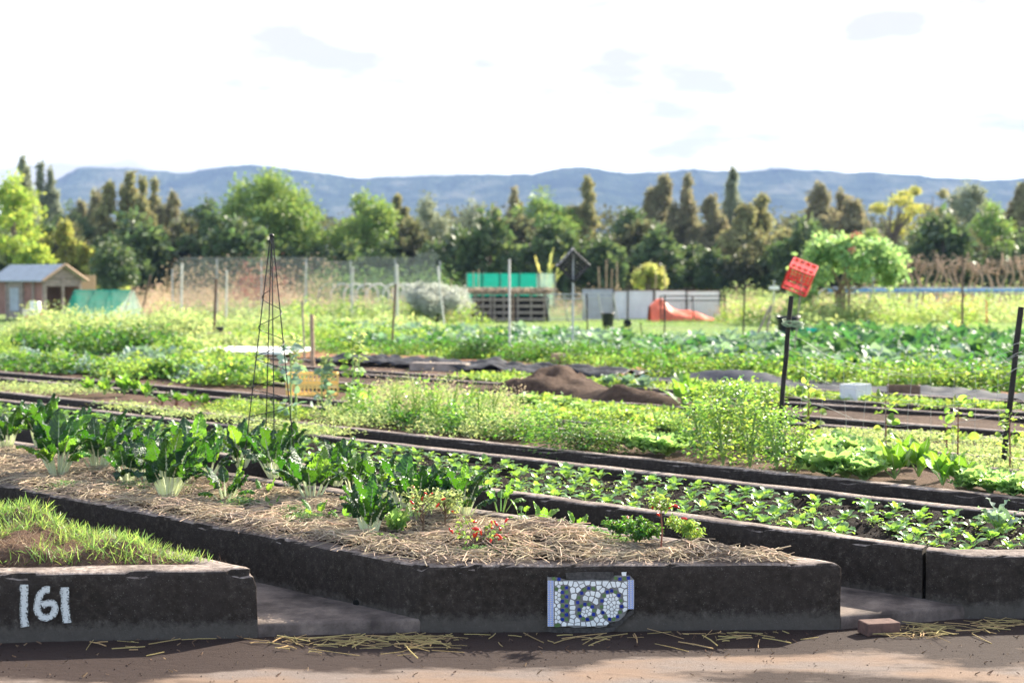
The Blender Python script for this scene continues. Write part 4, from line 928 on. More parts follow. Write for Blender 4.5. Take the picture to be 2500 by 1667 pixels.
BEET = Pool([lambda k=k: rosette('beet_plant', 'beetroot', [M['weeddark'], M['reddish']], 10, .22, .035, (.1, 1.0), .4, .4, 540+k, .3, .008, .6) for k in range(2)])
many(BEET, [(372, 930, 1, 'beetroot plant left end of the dark leaved row'), (405, 932, 1.1, 'beetroot plant second in the dark leaved row'), (440, 934, 1.1, 'beetroot plant third in the dark leaved row'), (470, 937, 1, 'beetroot plant right end of the dark leaved row')], 'beetroot row in the left bed')
# cabbages
CAB = Pool([lambda k=k: rosette('cabbage_plant', 'cabbage', [M['cabbage' if k % 3 else 'kale'], M['seedstalk']], 13, .46, .13, (.1, 1.2), .55, .3, 560+k, .3, .02, .5, 7, 5, 2) for k in range(6)])
KALE = Pool([lambda k=k: rosette('kale_plant', 'kale', [M['kale'], M['seedstalk']], 15, .60, .13, (.05, 1.0), .5, .35, 570+k, .3, .03, .55, 7, 5, 3) for k in range(4)])
seed(62); cn = 0; kn = 0
for ri in range(13):
    n0 = 21.5 + ri*.95; s = 2; vi = 0
    while s < 34:
        x, y = P(n0 + random.gauss(0, .12), s)
        px = 1176 + 3266*x/y
        xmin = 800 if ri < 3 else 720 if ri < 9 else 950
        if xmin < px < 2400 and y < 43 and not (1440 < px < 1800 and y > 34):
            if px > 1800 and ri >= 4:
                if kn < 75: KALE.put((x, y, .24), random.uniform(0, 6.28), random.uniform(.8, 1.2), 'dark kale plant in row %s of the kale block, %s from the right' % (ordw(ri), ordw(vi)), 'dark kale plants at right'); kn += 1; vi += 1
            elif cn < 190: CAB.put((x, y, .24), random.uniform(0, 6.28), random.uniform(.8, 1.25), 'blue green cabbage in the %s long row from the front, %s from the right' % (ordw(ri), ordw(vi)), 'cabbages in long rows'); cn += 1; vi += 1
        s += random.uniform(.62, .8)
for i, (x, y) in enumerate(((1400, 888), (1440, 890), (1478, 893))): CAB.put(tuple(B(x, y, .33)), i, .55, ('blue green cabbage behind the soil mound, left of three', 'blue green cabbage behind the soil mound, middle of three', 'blue green cabbage behind the soil mound, right of three')[i], 'three cabbages behind the mound', 1)
for i, (x, y) in enumerate(((330, 832), (365, 838), (400, 836), (300, 838))): CAB.put(tuple(B(x, y, .28)), i, .9, ('second', 'third', 'rightmost', 'leftmost')[i] + ' pale blue green cabbage in the left beds below the green net', 'cabbages in the left beds', 2)
# stalky plants: stem + leaves
def stalky(name, cat, H, r, nleaf, leaf, mat, stem='reed', T=T_OVAL, sd_=0, nst=1, droop=.3, low=.1, label=None, taper=.6):
    rr = random.Random(sd_); seed(sd_); root = thing(name, label or name, cat); st = MB(); lp = []; ld = []
    for k in range(nst):
        a = rr.uniform(0, 6.28); l = r*(.1 if nst == 1 else rr.uniform(.2, .8)); h = H*rr.uniform(.75, 1) if nst > 1 else H
        pts = np.array([(0, 0, -.03), (math.cos(a)*l*.3, math.sin(a)*l*.3, h*.4), (math.cos(a)*l*.7, math.sin(a)*l*.7, h*.75), (math.cos(a)*l, math.sin(a)*l, h)])
        st.tube(pts, [.012*H+.004, .009*H+.003, .006*H+.002, .002], 5, 0)
        m = nleaf//nst; q = rng.uniform(low, 1, m); seg = np.minimum((q*3).astype(int), 2); f = q*3-seg
        c = pts[seg]*(1-f)[:, None] + pts[seg+1]*f[:, None]; d = rdir(m, -droop, .8); rad = r*(1-taper*q)*rng.uniform(.1, 1, m); c = c + d*np.array((1, 1, .5))*rad[:, None]; lp.append(c); ld.append(d)
    st.build('stem', M[stem], root); p = np.concatenate(lp); d = np.concatenate(ld); n = len(p); lm = MB(); inst(lm, T, p, frames(d, rdir(n, .2, 1)), rng.uniform(leaf*.6, leaf*1.3, n)); lm.build('foliage', M[mat], root)
    return root
def put1(o, x, y, z=.33): o.location = tuple(B(x, y, z)); return o
POT = Pool([lambda k=k: stalky('potato_plant', 'potato plant', .66, .26, 560, .042, ('weed', 'seedling', 'weed')[k], sd_=600+k, nst=7, taper=.5, low=.05, droop=.5) for k in range(3)])
seed(63)
pl_ = [(1555, 1030, 0.49, 'lower leafy potato plant at the left of the tall clump'), (1611, 1050, 0.82, 'tall dark stemmed plant at the front left of the clump'), (1661, 1060, 0.86, 'tall leafy potato plant in the front middle of the clump'), (1723, 1066, 0.82, 'tall leafy potato plant in the clump behind the kerb, right of middle'), (1784, 1070, 0.78, 'potato plant around the foot of the dark wire wrapped post'), (1835, 1078, 0.57, 'low plant at the right end of the tall clump'),
 (1633, 1015, 0.90, 'tall potato plant at the back left of the clump'), (1700, 1020, 0.98, 'tallest potato plant at the back of the clump'), (1756, 1030, 0.90, 'potato plant behind the dark wire wrapped post')]
many(POT, pl_, 'tall potato plants behind the long kerb')
tr = put1(stalky('trailing_bush', 'bush', .26, .42, 2600, .03, 'weeddark', 'twig', T_LEAF, 610, 9, .6, 0, 'dark trailing bush hanging over the kerb before the pale lettuces', .1), 1335, 1030); tr.scale = (1.3, .9, .9)
b2 = put1(stalky('trailing_bush', 'bush', .22, .3, 1300, .03, 'weedpale', 'twig', T_LEAF, 611, 7, .6, 0, 'pale sprawling bush right of the dark trailing one', .1), 1395, 1028); b2.scale = (1.3, .9, .9)
for i, (x, y, H, lb) in enumerate(((668, 965, .80, 'tall flowering brassica with broad blue leaves right of the obelisk'), (812, 945, .80, 'tall pale flowering brassica spire in the weeds'), (740, 950, .55, 'shorter broad leaved brassica between the two tall ones'))):
    put1(stalky('flowering_brassica', 'brassica', H, .16, 34, .11, 'cabbage' if i != 1 else 'weed', 'reed', T_OVAL, 620+i, 1, .2, .05, lb, .8), x, y)
    put1(stalky('flower_spike', 'flower spike', H*1.15, .08, 90, .06, 'weedpale', 'reed', T_LEAF, 630+i, 1, .2, .5, lb.replace('brassica', 'seed spike').replace('broad', 'thin'), .4), x+12, y-3)
for i, (x, y, H, lb) in enumerate(((1855, 1035, .62, 'young climbing bean with a reddish stem beside the potato plants'), (2035, 1045, .5, 'thin young climber left of the broad leaved plants'), (2200, 1048, .48, 'thin reddish climber at right behind the lettuces'), (2175, 1040, .42, 'leafless wispy stem beside the thin reddish climber'), (2320, 1080, .45, 'weedy climber round the dark right hand post'))):
    put1(stalky('climbing_plant', 'climber', H, .10, (34, 26, 24, 8, 60)[i], .075 if i < 3 else .04, 'weed', 'reddish', T_ROUND, 640+i, 1, .3, .2, lb, .1), x, y)
seed(64)
for i in range(7):
    x, y = ((905, 965), (955, 975), (1000, 985), (1035, 978), (1100, 990), (1130, 975), (1075, 960))[i]; c = B(x, y, .33); root = thing('onion_plant', ('leftmost', 'second', 'third', 'fourth', 'sixth', 'rightmost', 'fifth')[i] + ' tuft of tall thin onion leaves rising out of the pale weeds', 'onion plant', tuple(c), 0, 'onion plants among the weeds'); mb = MB()
    for k in range(9):
        a = random.uniform(0, 6.28); l = random.uniform(.05, .18); h = random.uniform(.3, .5); mb.tube([(0, 0, 0), (math.cos(a)*l*.4, math.sin(a)*l*.4, h*.6), (math.cos(a)*l, math.sin(a)*l, h)], [.006, .005, .001], 5)
    mb.build('leaves', M['weed'], root)
# ---------------------------------------------------------------- stakes, posts, wires
def post(name, label, cat, xt, yt, xb, yb, r, mat, z=.24, sides=8, group=None, square=False, Y=None):
    r = r*(.68 if z == .24 and Y is None else .72)
    b = B(xb, yb, z) if Y is None else np.array((BY(xb, yb, Y)[0], Y, z)); t = BY(xt, yt, b[1]); mb = MB(); n = 9
    pts = [b + (t-b)*i/(n-1) + np.array((fn(i*.7, xb)*.3, fn(i*.9, yb)*.3, 0))*r for i in range(n)]; pts[0][2] -= .15
    rr = [r*(1+.12*fn(i*1.3, xb, 2)) for i in range(n)]; mb.tube(pts, rr, 4 if square else sides, 0, not square)
    return solo(mb, name, M[mat], label, cat, group, origin=b)
post('wooden_stake', 'dark stake wound with green twine above the potato plants', 'stake', 1817, 680, 1785, 1050, .030, 'darkwood', .3)
post('wooden_stake', 'dark stake with loose wire at the right edge', 'stake', 2345, 705, 2303, 1075, .034, 'darkwood', .3)
s1 = B(1785, 1050, .3); tt = BY(1810, 738, s1[1]); mb = MB()
seed(71)
for k in range(9):
    a0 = random.uniform(0, 6); R1 = random.uniform(.075, .10); tl = np.array((random.uniform(-.35, .35), random.uniform(-.3, .3))); mb.tube([tt + np.array((.04, -.01, -.02)) + np.array((math.cos(a)*R1, math.sin(a)*R1, (math.cos(a)*tl[0]+math.sin(a)*tl[1])*R1 + random.uniform(-.004, .004))) for a in np.linspace(a0, a0+6.2, 26)], .003, 5)
solo(mb, 'twine_coil', M['coil'], 'coil of green twine hung on the dark stake', 'twine')
s2 = B(2303, 1075, .3); mb = MB()
for k in range(7):
    c = BY(2335, 800+random.uniform(-20, 60), s2[1]); R1 = random.uniform(.05, .14); a0 = random.uniform(0, 6); mb.tube([c + np.array((math.cos(a)*R1 - .03, math.sin(a)*R1*.6, math.sin(a*1.5)*R1*.5)) for a in np.linspace(a0, a0+5, 22)], .002, 4)
solo(mb, 'wire_tangle', M['wire'], 'tangled wire wrapped round the right hand dark stake', 'wire')
mb = MB(); p0 = BY(1812, 770, s1[1]); p1 = BY(2340, 800, s2[1])
for k in range(6):
    z0 = (.0, -.25, -.5, -.68, -.12, -.4)[k]; mb.tube([p0 + (p1-p0)*t + np.array((0, 0, z0 - .22*math.sin(math.pi*t)*(1.2-k*.12) + .03*fn(t*8, k))) for t in np.linspace(0, 1, 34)], .0016, 4)
for k in range(10):
    t = (k+.7)/10.5; c = p0 + (p1-p0)*t; mb.tube([c + np.array((.05*fn(z*2, k), .02, -z)) for z in np.linspace(.2, .95, 10)], .0014, 4)
solo(mb, 'wire_fence', M['wire'], 'sagging thin wire strung between the two dark stakes', 'wire fence')
for a in [
 ('white post at the left end of the chain link fence', 418, 605, 416, 752, .05, 'paintgrey'), ('leaning brown stick right of the green net frame', 346, 632, 318, 750, .045, 'brownwood'),
 ('dark wooden stake right of the white fence post', 497, 640, 490, 796, .05, 'brownwood'), ('white post second from the left in the fence', 521, 620, 519, 752, .04, 'paintgrey'),
 ('pale post left of the brown plank stake', 703, 605, 701, 742, .045, 'paintgrey'), ('upright brown plank stake behind the yellow crate', 716, 722, 719, 852, .055, 'wood'),
 ('thin leaning grey stick beside the brown plank stake', 694, 690, 700, 830, .03, 'greywood'), ('pale post left of the white hoops', 811, 612, 809, 745, .045, 'paintgrey'),
 ('tall pale post standing before the hoops', 912, 607, 914, 758, .045, 'paintgrey'), ('long brown stick crossing the pale post by the hoops', 909, 652, 899, 812, .035, 'brownwood'),
 ('pale leaning post in front of the silver bush', 1005, 612, 1021, 752, .045, 'paintgrey'), ('thin post behind the silver bush', 966, 632, 964, 700, .04, 'greywood'),
 ('tall pole, white above and bare wood below, in the cabbages', 1170, 595, 1171, 828, .033, 'paintgrey'), ('thin dark stake in front of the red orange tarp', 1527, 677, 1526, 776, .03, 'darkwood'),
 ('thin dark stake on the lawn right of the barrier', 1711, 645, 1707, 776, .035, 'darkwood'), ('dark stake in front of the grey railings', 1348, 675, 1349, 765, .035, 'darkwood'),
 ('short thin dark stake right of the black bin', 1471, 740, 1474, 770, .025, 'darkwood'), ('dark stake before the pallets', 1178, 672, 1179, 760, .04, 'brownwood'),
 ('tall grey pole right of the papaya like tree', 2008, 597, 2000, 736, .055, 'steel'), ('tall brown post in front of the dead vines', 2211, 592, 2210, 758, .055, 'brownwood'),
 ('thin brown stick at the left of the tarp', 1731, 812, 1733, 868, .02, 'brownwood'), ('leaning grey stick on the lawn left of the black drum', 1770, 702, 1738, 770, .05, 'greywood'),
 ('second leaning grey stick on the lawn left of the black drum', 1772, 700, 1760, 770, .05, 'greywood'), ('red pole among the dead vines', 2266, 690, 2266, 745, .03, 'red')]:
    post('post' if a[5] > .042 else 'stake', a[0], 'post' if a[5] > .042 else 'stake', *a[1:])
seed(72)
for i, (x, yt) in enumerate(((1378, 612), (1392, 596), (1402, 618), (1418, 600), (1506, 618), (1528, 610), (1086, 622), (1098, 618), (838, 640), (1032, 640), (590, 650), (640, 640), (2090, 650), (2330, 640), (1690, 655))):
    post('stake', ordw(i) + ' thin pale garden stake from a scattered set beyond the cabbages', 'stake', x + random.uniform(-4, 4), yt, x, 728, .032, 'wood', .24, Y=62, group='thin garden stakes beyond the cabbages')
# crates on poles
def crate(name, label, w, d, h, mat, nb=4, t=.018, cat='crate'):
    mb = MB()
    for z in (0, h*.36, h*.68, h):
        for y in (-d/2, d/2): mb.box((0, y, z), (w+t, t, t*1.4 if z in (0, h) else t))
        for x in (-w/2, w/2): mb.box((x, 0, z), (t, d-t, t*1.4 if z in (0, h) else t))
    for i in range(nb+1):
        q = i/nb - .5
        for y in (-d/2, d/2): mb.box((q*w, y+.001*np.sign(y), h/2), (t*(1.5 if i in (0, nb) else .9), t*.8, h))
        for x in (-w/2, w/2): mb.box((x+.001*np.sign(x), q*d, h/2), (t*.8, t*(1.5 if i in (0, nb) else .9), h))
    for i in range(7): mb.box(((i/6-.5)*w*.9, 0, .004), (t*.9, d, t*.5)); mb.box((0, (i/6-.5)*d*.9, .006), (w, t*.9, t*.5))
    mb.box((0, -d/2-.002, h*.5), (w*.98, t*.4, h*.16)); mb.box((0, d/2+.002, h*.5), (w*.98, t*.4, h*.16))
    o = mb.build(name, M[mat]); return tag(o, label, cat)
c = BY(1846, 618, 27); o = crate('milk_crate', 'red plastic crate impaled at a tilt on a pole', .46, .46, .40, 'red', 4, .024); o.rotation_euler = (R_(118), R_(22), R_(-14)); o.location = c + np.array((0, .15, -.06))
c = BY(1316, 606, 30); o = crate('milk_crate', 'black plastic crate stuck at a tilt on a grey pole', .46, .46, .36, 'blackplastic', 4, .036); o.rotation_euler = (R_(100), R_(43), R_(8)); o.location = c + np.array((0, .14, -.01))
post('pole', 'thin dark metal pole carrying the red crate', 'pole', 1846, 600, 1822, 800, .018, 'greywood', Y=27)
post('pole', 'straight grey metal pole carrying the black crate', 'pole', 1317, 580, 1315, 790, .030, 'steel', Y=30)
# yellow crate, boards, blocks, boxes
o = crate('plastic_crate', 'yellow lattice plastic crate half hidden by flowering brassicas', .66, .40, .27, 'yellowplastic', 12, .016); c = B(718, 905, .33); o.location = tuple(c); o.rotation_euler = (0, 0, .12)
def boxthing(name, label, cat, x, y, size, mat, z=.25, rz=0, bev=.01):
    c = B(x, y, z); o = MB().box((0, 0, size[2]/2), size).build(name, M[mat], None, tuple(c)); o.rotation_euler = (0, 0, rz)
    b_ = o.modifiers.new('b', 'BEVEL'); b_.width = bev; b_.segments = 2; return tag(o, label, cat)
boxthing('terracotta_block', 'upright terracotta coloured block on the bare soil strip', 'block', 1283, 836, (.22, .18, .20), 'wood', .27, .5)
def openbox(name, label, cat, x, y, size, mat, z, rz, t=.02):
    c = B(x, y, z); w, d, h = size; mb = MB()
    for sx in (-1, 1): mb.box((sx*(w/2-t/2), 0, h/2), (t, d-2*t-.004, h)); mb.box((0, sx*(d/2-t/2), h/2), (w, t, h))
    mb.box((0, 0, t/2), (w-2*t-.004, d-2*t-.004, t)); o = mb.build(name, M[mat], None, tuple(c)); o.rotation_euler = (0, 0, rz); return tag(o, label, cat)
openbox('polystyrene_box', 'white polystyrene box standing on the grey plastic sheet', 'box', 1965, 918, (.33, .24, .20), 'polystyrene', .33, .75)
openbox('planter_box', 'low dark brown wooden box beside the white polystyrene box', 'planter box', 2075, 905, (.42, .2, .12), 'brownwood', .33, -.25)
o = boxthing('board', 'large pale flat board lying on the ground left of the soil strip', 'board', 575, 808, (2.1, 1.9, .06), 'white', .36, -.2, .01)
bn = thing('bench', 'low grey wooden bench behind the pale flat board', 'bench', tuple(B(475, 797, .25)), .05)
MB().box((0, 0, .32), (1.1, .3, .04)).build('seat', M['greywood'], bn)
for sx in (-.42, .42): MB().box((sx, 0, .15), (.06, .26, .298)).build('leg', M['greywood'], bn)
for i, (x, y) in enumerate(((442, 772), (505, 772))):
    c = B(x, y, .25); cy = c.copy(); m_ = MB(); z0 = .25+.345; yb = B(475, 797, .25)[1]; xx = BY(x, y, yb)[0]
    m_.tube([(xx, yb, z0-.0), (xx, yb, z0+.02), (xx, yb, z0+.10), (xx, yb, z0+.13)], [.06, .085, .10, .10], 12); solo(m_, 'plant_pot', M['blackplastic'], ('black pot standing on the left of the low bench', 'black pot standing on the right of the low bench')[i], 'pot')
# plastic sheets laid along the beds
def sheetcloth(name, label, x0, y0, x1, y1, n0, n1, mat, hf, z=.27, step=.07):
    a = B(x0, y0, z); b = B(x1, y1, z); sa = a[:2] @ Dv; sb = b[:2] @ Dv; S = np.arange(min(sa, sb), max(sa, sb), step); Nn = np.arange(n0, n1+.001, step); V = []
    for s in S:
        for n in Nn:
            dn = .12*fn(s*1.0, n*.3, 4); x, y = P(n+dn, s); V.append((x, y, z + hf(n, s, x, y)))
    w = len(Nn); mb = MB().add(V, [(i*w+j, i*w+j+1, (i+1)*w+j+1, (i+1)*w+j) for i in range(len(S)-1) for j in range(w-1)], 0, None, True)
    o = solo(mb, name, M[mat], label, 'plastic sheet'); sd__ = o.modifiers.new('s', 'SOLIDIFY'); sd__.thickness = .004; return o
def fold1(n, s, x, y):
    return .05 + .14*abs(fn(x*1.3, y*3.0, 0, 1.1)) + .08*max(0, fn(x, y, 7, 3.5)) + .07*math.sin(n*9+s*2)**2
sheetcloth('weed_fabric', 'crumpled black weed fabric along the terracotta soil strip', 700, 838, 1540, 868, 16.95, 18.25, 'fabric', fold1)
def fold2(n, s, x, y):
    px = 1176 + 3266*x/y; h = .13*math.exp(-((px-1640)/110)**2)*math.exp(-((n-18.1)/.42)**2) + .07*math.exp(-((px-1760)/80)**2)*math.exp(-((n-18.0)/.5)**2)
    return .03 + h + .05*abs(fn(x*2, y*2, 1, 1.6)) + .03*math.sin(s*3.2+n*5) + .03*abs(fn(x, y*3, 2, 3))
sheetcloth('plastic_sheet', 'grey black plastic sheet humped at left and stretched along the bed at right', 1505, 870, 2440, 950, 17.2, 18.75, 'tarp', fold2)
boxthing('timber_plank', 'short pale plank edging lying in the black weed fabric', 'plank', 1010, 852, (1.0, .25, .14), 'greywood', .30, -.3)
# ---------------------------------------------------------------- structures beyond the beds
def Ypos(x, Y, z=0): return np.array((BY(x, 640, Y)[0], Y, z))
# shed
sh = thing('garden_shed', 'small red brown wooden shed with grey felt roof at left edge', 'shed', tuple(Ypos(103, 54, .24)), R_(-38))
L_, D_, e_, r_ = 3.4, 1.55, 1.62, 2.12; G = [.0]
def part(name, mb, mat, parent=sh): return mb.build(name, M[mat], parent)
part('front_wall', MB().box((-L_/2, .03, .9), (L_, .05, 1.4)), 'redwall')
part('lower_panel', MB().box((-.75, -.004, .45), (1.3, .03, .5)), 'wood')
for xx in (-.03, -.72, -1.42, -2.5): part('post', MB().box((xx, -.02, e_/2), (.09, .09, e_)), 'greywood')
dr = part('door', MB().box((-1.95, -.03, .82), (.95, .04, 1.5)), 'greywood'); part('window', MB().box((-1.95, -.056, .8), (.6, .02, .9)), 'roofgrey', dr)
part('back_wall', MB().box((-L_/2, D_-.03, .85), (L_, .05, 1.5)), 'redwall')
part('side_wall', MB().box((-.02, D_*.5, 1.45), (.04, D_, .28)), 'greywood')
for yy in (0, D_*.5, D_): part('post', MB().box((.0, yy, e_/2), (.09, .09, e_)), 'greywood')
gb = MB(); gb.add([(0, -.1, e_), (0, D_+.1, e_), (0, D_/2, r_), (-.05, -.1, e_), (-.05, D_+.1, e_), (-.05, D_/2, r_)], [(0, 1, 2), (5, 4, 3)]); part('gable', gb, 'greywood')
for sgn, nm in ((0, 'roof'), (1, 'roof')):
    y0, y1 = (-.22, D_/2) if sgn == 0 else (D_/2, D_+.22); z0 = e_-.08; v = []
    for x in (-L_-.1, .18):
        v += [(x, y0, z0 if sgn == 0 else r_+.04), (x, y1, r_+.04 if sgn == 0 else z0), (x, y1, (r_+.04 if sgn == 0 else z0)-.05), (x, y0, (z0 if sgn == 0 else r_+.04)-.05)]
    rm = MB().add(v, [(0, 4, 5, 1), (3, 2, 6, 7), (0, 1, 2, 3), (4, 7, 6, 5), (0, 3, 7, 4), (1, 5, 6, 2)]); part('roof', rm, 'roofgrey')
for a in (((.2, -.24, e_-.1), (.2, D_/2, r_+.03)), ((.2, D_+.24, e_-.1), (.2, D_/2, r_+.03))): part('barge_board', MB().tube([a[0], a[1]], .05, 4, 0, False), 'wood')
for i, (x, y, sz, m_, lb) in enumerate(((82, 738, (.35, .3, .75), 'white', 'white panel leaning at the shed front'), (66, 742, (.4, .3, .5), 'paintgrey', 'pale box in front of the shed'), (78, 744, (.6, .4, .28), 'orange', 'orange tub on the ground before the shed'), (94, 744, (.2, .2, .4), 'orange', 'small orange container at the shed corner'))):
    boxthing(('panel', 'box', 'tub', 'container')[i], lb, ('panel', 'box', 'tub', 'container')[i], x, y, sz, m_, .24, .3*i, .03)
boxthing('trellis_panel', 'square mesh panel standing behind the shed', 'panel', 193, 728, (1.0, .05, 1.75), 'dry', .24, 0, .01)
# netted frame
Yn = 51.; fx = lambda x: BY(x, 640, Yn)[0]; nf = thing('net_frame', 'wooden A-frame draped with green and pale netting left', 'net frame', (fx(232), Yn, .24)); ox = fx(232)
zr = 1.18; x0, x1 = fx(172)-ox, fx(304)-ox
MB().tube([(x0, 0, zr), (x1, 0, zr)], .025, 6).build('ridge_pole', M['greywood'], nf)
for q in (0, .33, .62, 1):
    xx = x0 + (x1-x0)*q
    for sy in (-1, 1): MB().tube([(xx, 0, zr+.03), (xx - .28 + (.1 if sy > 0 else 0), sy*.75, -.1)], .022, 6).build('leg', M['greywood'], nf)
def cloth(c4, nx, nz_, wob, edge=None):
    mb = MB(); V = []
    for i in range(nx+1):
        for j in range(nz_+1):
            u, v = i/nx, j/nz_; vv = v*(edge(u) if edge else 1); p = (np.array(c4[0])*(1-u)+np.array(c4[1])*u)*(1-vv) + (np.array(c4[3])*(1-u)+np.array(c4[2])*u)*vv
            V.append(p + np.array((0, wob*fn(u*4, v*2, 3)*v, -wob*.5*fn(u*5, 1, v)*v)))
    w = nz_+1; return mb.add(V, [(i*w+j, i*w+j+1, (i+1)*w+j+1, (i+1)*w+j) for i in range(nx) for j in range(nz_)], 0, None, True)
cloth([(x0-.03, -.03, zr+.03), (x1-.05, -.03, zr+.03), (x1-.33, -.78, 0), (x0-.32, -.78, 0)], 24, 10, .12, lambda u: .72 - .12*max(0, (u-.8)/.2)**1 + .10*math.sin(u*7)*.5 - (.4*(u-.82)/.18 if u > .82 else 0)).build('green_net', M['greennet'], nf)
cloth([(x0, .04, zr+.02), (x1, .04, zr+.02), (x1+.1, .8, 0), (x0-.1, .8, 0)], 16, 6, .08).build('pale_net', M['palenet'], nf)
cloth([(x1, -.02, zr), (x1+.05, .04, zr), (x1+.35, .8, 0), (x1-.25, -.75, .0)], 10, 6, .05).build('pale_net', M['palenet'], nf)
# chain link fence
Yf = 50.; cf = thing('chain_link_fence', 'tall sagging chain link fence overgrown with dead vines', 'fence', (BY(700, 640, Yf)[0], Yf, .24)); oc_ = np.array(cf.location)
tp = [(395, 612), (415, 586), (500, 588), (600, 590), (700, 588), (800, 592), (860, 586), (930, 590), (965, 578), (1003, 566), (1012, 600)]
def topz(x): 
    px = 1176 + 3266*x/Yf; return BY(px, np.interp(px, [t[0] for t in tp], [t[1] for t in tp]), Yf)[2]
xa, xb = BY(395, 640, Yf)[0], BY(1010, 640, Yf)[0]; mb = MB(); pit = .13
for sgn in (1, -1):
    for k in np.arange(xa-3, xb+3, pit):
        pts = []
        for t in np.linspace(0, 3.0, 22):
            x = k + sgn*t; z = .3 + t*.95
            if xa < x < xb and z < topz(x): pts.append((x, Yf + .05*fn(x, z), z))
        if len(pts) > 2: mb.tube(pts[::3] + ([pts[-1]] if (len(pts)-1) % 3 else []), .0075, 3, 0, False)
for v in mb.v: v -= oc_
mb.build('wire_mesh', M['wire'], cf)
for x in np.linspace(xa, xb, 7): MB().tube([np.array((x, Yf+.06, .1))-oc_, np.array((x, Yf+.06, topz(x)-.1))-oc_], .025, 6).build('post', M['steel'], cf)
# hoops
for i in range(8):
    c = Ypos((757, 786, 815, 843, 868, 905, 928, 948)[i], 64-.5*i, .24); R1 = .52; pts = [(-R1, 0, -.1), (-R1, 0, .85)] + [(-R1*math.cos(a), 0, .9+R1*.9*math.sin(a)) for a in np.linspace(.1, math.pi-.1, 14)] + [(R1, 0, .85), (R1, 0, -.1)]
    o = MB().tube(pts, .045, 8).build('tunnel_hoop', M['paintgrey'], None, tuple(c)); o.rotation_euler = (0, 0, .5); tag(o, 'white plastic hoop, number from the left hidden, in the row before the scrub' if False else ('leftmost white plastic hoop of the tunnel row', 'second white plastic hoop from the left', 'third white plastic hoop from the left', 'fourth white plastic hoop from the left', 'fourth white plastic hoop from the right', 'third white plastic hoop from the right', 'second white plastic hoop from the right', 'rightmost white plastic hoop, next to the silver bush')[i], 'hoop', 'row of white tunnel hoops')
# foliage builders for shrubs and trees
def crown(mb, clumps, per, leaf, T=T_DIA, mat=0, shell=.55, droop=0):
    P_ = []; D_ = []
    for c, r in clumps:
        d = rdir(per); rr = rng.uniform(shell, 1.0, per)**.8; P_.append(np.array(c) + d*rr[:, None]*np.array(r)*(1+.38*rng.normal(0, 1, (per, 1)))); D_.append(d + rng.normal(0, .5, (per, 3)) - np.array((0, 0, droop)))
    p = np.concatenate(P_); d = np.concatenate(D_); n = len(p); inst(mb, T, p, frames(d, rdir(n)), rng.uniform(leaf*.6, leaf*1.4, n), mat)
def tree(label, x, ytop, wpx, Y, kind='round', mat='weeddark', ybot=700, name=None, leaf=.19, dens=1.0, gap=0, sd_=None, group='trees along the back of the allotment', z=.2):
    seed(sd_ if sd_ is not None else int(x*7+ytop)); k = 3266/Y; Wd = wpx/k; H = BY(x, ytop, Y)[2]-z; zb = max(.3, BY(x, ybot, Y)[2]-z); root = thing(name or {'round': 'broadleaf_tree', 'cone': 'casuarina_tree', 'column': 'casuarina_tree', 'sparse': 'eucalyptus_tree', 'bush': 'shrub'}[kind], label, 'shrub' if kind == 'bush' else 'tree', (BY(x, 640, Y)[0], Y, z), 0, group)
    cl = []; R = Wd/2
    if kind in ('round', 'bush'):
        n = int((34 if kind == 'round' else 16)*(1+Wd/8)); Hc = H-zb
        for _ in range(n):
            d = rdir(1, -.75, 1)[0]; q = random.uniform(.35, .86)**.6; cl.append(((d[0]*R*q*.92, d[1]*R*q*.8, zb+Hc*.5+d[2]*Hc*.5*q*.95), (R*random.uniform(.16, .30),)*2 + (R*random.uniform(.13, .22),)))
        cl.append(((0, 0, H-Hc*.12), (R*.25, R*.25, Hc*.12)))
    elif kind in ('cone', 'column'):
        R *= 2.8; fat = 1.0 if kind == 'cone' else .8; heads = [(0, 0, 1.0)] + [(random.uniform(-.75, .75)*R, random.uniform(-.4, .4)*R, random.uniform(.62, .93)) for _ in range(4 if kind == 'cone' else 3)]
        for hx, hy, hh in heads:
            for _ in range(int(24*(1+H/10))):
                t = random.random()**.75; a = random.uniform(0, 6.28); q = R*fat*(.06 + .62*(1-t)**.9)*random.uniform(.2, 1); s_ = random.uniform(.7, 1.5)
                cl.append(((hx*(.6+1.1*(1-t)) + math.cos(a)*q, hy + math.sin(a)*q, H*hh*t*.985), (R*.17*s_*(1.25-t), R*.17*(1.25-t), H*.035*s_)))
    elif kind == 'sparse':
        for _ in range(int(15*(1+gap))):
            a = random.uniform(0, 6.28); q = random.uniform(.25, 1); t = random.uniform(.45, 1); cl.append(((math.cos(a)*R*q, math.sin(a)*R*q, H*t*(1-.1*q)), (R*random.uniform(.13, .24),)*2 + (R*random.uniform(.08, .15),)))
    mb = MB(); per = int(110*dens*(.30/leaf)**1.0*min(1.6, max(.5, R/2.5))*(.55 if kind in ('cone', 'column') else 1)); crown(mb, cl, per, leaf*(1.5 if kind in ('cone', 'column') else 1), T_LEAF if kind in ('cone', 'column') else T_DIA, droop=.9 if kind in ('cone', 'column') else 0); mb.build('crown', M[mat], root)
    tm_ = MB(); r0 = max(.06, H*.022); tm_.tube([(0, 0, -.3), (r0*.4, 0, H*.3), (-r0*.4, 0, H*.6), (0, 0, H*.92)], [r0*1.2, r0, r0*.6, r0*.15], 7)
    for c, r in cl[:14 if kind != 'cone' else 6]:
        h = min(c[2]*.8, H*random.uniform(.2, .5) if kind != 'cone' else c[2]*.9); tm_.tube([(0, 0, h), (c[0]*.5, c[1]*.5, (h+c[2])*.52), c], [r0*.5, r0*.32, r0*.1], 5)
    tm_.build('trunk', M['bark'], root); return root
